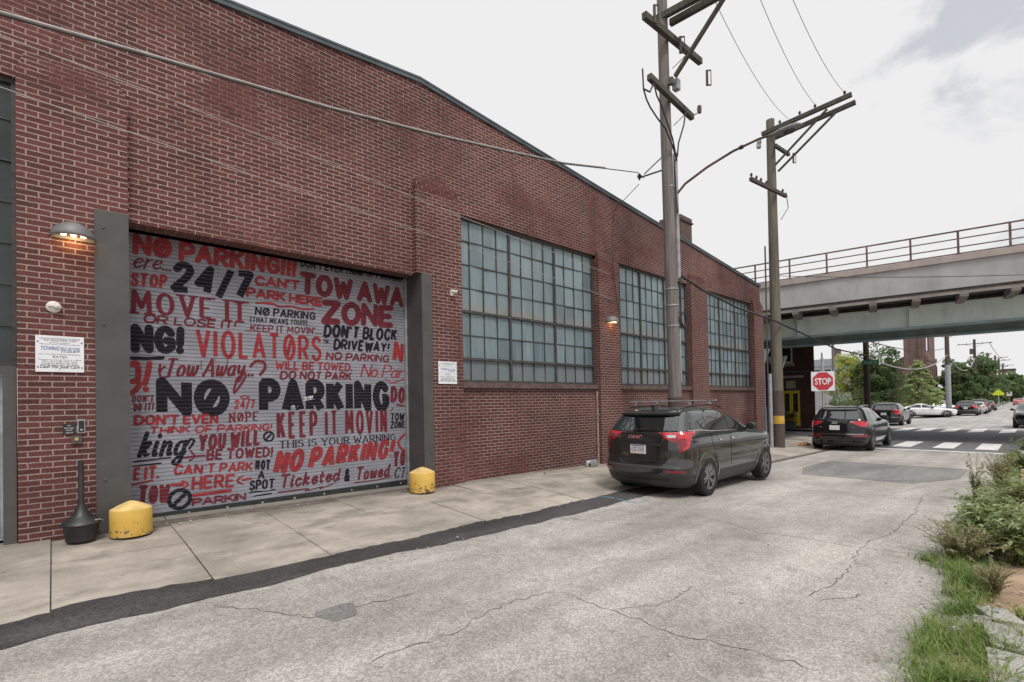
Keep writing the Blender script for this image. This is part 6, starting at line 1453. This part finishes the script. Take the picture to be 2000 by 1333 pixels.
def weed(label, x, y, h, spread, n, leaf, mats, seed, tall=0):
    rr = random.Random(seed); o = thing('weed', label, 'weed', (x, y, G(x)), 0, 'tall weeds on the verge'); st = MB(); lf = MB()
    for k in range(n):
        a = rr.uniform(0, 6.28); r0 = spread*.4*rr.random(); H = h*rr.uniform(.45, 1.1); lean = spread*rr.uniform(.2, 1.0)
        b0 = Vector((x+math.cos(a)*r0, y+math.sin(a)*r0*.7, G(x))); pts = []
        for i in range(7): t = i/6; pts.append(b0+Vector((math.cos(a)*lean*t*t, math.sin(a)*lean*t*t*.75, H*(t-.18*t*t))))
        st.tube(pts, [.003*(1-.7*i/6)+.0007 for i in range(7)], 4, cap=False)
        for i in range(int(26 if leaf > .06 else 64)):
            t = rr.uniform(.08, 1); j = min(5, int(t*6)); p = pts[j].lerp(pts[j+1], t*6-j); az = rr.uniform(0, 6.28); L = leaf*rr.uniform(.6, 1.3); d = Vector((math.cos(az), math.sin(az), rr.uniform(-.5, .6))).normalized()
            q = d.cross(Vector((0, 0, 1))).normalized(); u = Vector((0, 0, -.25*L)); wd = L*(.20 if leaf > .06 else .26); mi = 1 if rr.random() < .18 else 0
            lf.add([p, p+d*L*.4+q*wd, p+d*L+u, p+d*L*.4-q*wd, p+d*L*.45+Vector((0, 0, -.03*L))], [(0, 1, 4), (1, 2, 4), (2, 3, 4), (3, 0, 4)], mi)
    st.build('stem', MAT['leaf_dry'], o, uv=False); lf.build('foliage', [MAT[q] for q in mats], o, uv=False, smooth=False)
weed('large leafy dark green weed beside the bare dirt', 7.9, .42, .62, .46, 110, .10, ['leaf_w', 'leaf_l'], 41)
weed('feathery pale weed spilling onto the asphalt in front of the large leafy weed', 7.15, .62, .44, .42, 110, .030, ['leaf_dry', 'leaf_w'], 42)
weed('leafy weed at the back of the large weed clump', 9.1, .50, .62, .42, 55, .10, ['leaf_w', 'leaf_w'], 43)
weed('dense weed at the edge of the frame over the bare dirt', 7.4, .12, .62, .4, 90, .095, ['leaf_w', 'leaf_l'], 44)
weed('tall thin dry weed standing over the road edge', 11.5, .80, .95, .16, 12, .05, ['leaf_dry', 'leaf_w'], 45)
weed('wispy yellowish weed halfway to the stop line', 14.0, .62, .80, .40, 45, .05, ['leaf_dry', 'leaf_w'], 46)
weed('rounded green weed near the stop line', 18.5, .40, .55, .55, 60, .09, ['leaf_w', 'leaf_w'], 47)
weed('straggling dry weed between the grass tufts and the dirt', 6.0, .34, .34, .18, 40, .022, ['leaf_dry', 'leaf_w'], 48)
weed('leafy weed at the pavement corner past the stop line', 24.5, .35, .6, .6, 50, .11, ['leaf_w', 'leaf_l'], 49)
weed('bushy weed behind the wispy yellowish weed', 11.6, .35, .6, .5, 60, .08, ['leaf_w', 'leaf_dry'], 50)
weed('short weed sprouting at the base of the brick wall', 8.3, 7.98, .22, .28, 26, .03, ['leaf_dry', 'leaf_w'], 51)
# litter
rr = random.Random(33); m_ = MB()
for k in range(420):
    x = rr.uniform(3.2, 12); y = rr.gauss(.32, .22); a = rr.uniform(0, 6.28); L = rr.uniform(.01, .035); z = G(x)+.05+rr.uniform(0, .012) if y < .4 else G(x)+.006
    d = Vector((math.cos(a), math.sin(a), rr.uniform(-.2, .4)))*L; q = Vector((-math.sin(a), math.cos(a), rr.uniform(-.3, .3)))*L*rr.uniform(.2, .5)
    p = Vector((x, y, z)); m_.poly([p-d, p+q, p+d, p-q])
tag(m_.build('dead_leaf_litter', M('dry_leaf_litter', (.19, .125, .07), .9, var=.5, scale=20), uv=False, smooth=False), 'dry leaf fragments scattered along the weedy road edge', 'leaf litter', None, 'stuff')
o = thing('cardboard_scraps', 'torn cardboard and dead leaves lying at the kerb beside the black crossover', 'litter', (22.0, 6.75, G(22)+.02))
m_ = MB(); m_.obox((22.0, 6.75, G(22)+.06), (.30, .1, .02), (-.08, .22, .0), (0, 0, .02)); m_.obox((22.15, 6.6, G(22)+.11), (.14, .0, .07), (0, .12, .0), (0, 0, .01)); m_.build('cardboard', M('cardboard', (.42, .22, .09), .8), o)
m_ = MB(); rr = random.Random(6); leaves(m_, (22.1, 6.5, G(22)+.08), (.3, .3, .07), 90, .09, rr); m_.build('dead_leaves', M('dead_leaf', (.20, .10, .045), .8), o, uv=False, smooth=False)
rr = random.Random(12); m_ = MB()
for k in range(260):
    x = rr.uniform(1, 12); y = rr.choice([rr.gauss(8.0, .08), rr.gauss(5.65, .1), rr.gauss(4.95, .12), rr.uniform(.7, 5), rr.gauss(.6, .25)]); s_ = rr.uniform(.004, .014)
    z = GS(x, y) if y > 5.6 else G(x); m_.obox((x, min(y, 7.97), z+s_*.4), (s_, s_*rr.uniform(-.5, .5), 0), (0, s_*.8, s_*.2), (0, 0, s_*.5))
tag(m_.build('loose_grit', MAT['pave2'], uv=False), 'small stones and grit scattered over the road and pavement', 'grit', None, 'stuff')
for k, (x, y, L) in enumerate(((5.05, .34, .08), (5.35, .30, .05), (4.72, .45, .04))):
    m_ = MB(); z = G(x)+.045; rr = random.Random(60+k); n = 7; pts = [[(x+(i/n-.5)*L*2.2+rr.gauss(0, .008), y+(j/n-.5)*L*1.3+rr.gauss(0, .006), z+rr.uniform(0, .03)) for j in range(n+1)] for i in range(n+1)]
    m_.add([p for r in pts for p in r], [(i*(n+1)+j, (i+1)*(n+1)+j, (i+1)*(n+1)+j+1, i*(n+1)+j+1) for i in range(n) for j in range(n)])
    tag(m_.build('plastic_litter', MAT['galv'] if k else MAT['pave2'], uv=False), ['crumpled grey plastic sheet in the grass by the road edge', 'crumpled white wrapper beside the grey plastic sheet', 'small white scrap at the edge of the grass tuft'][k], 'litter')
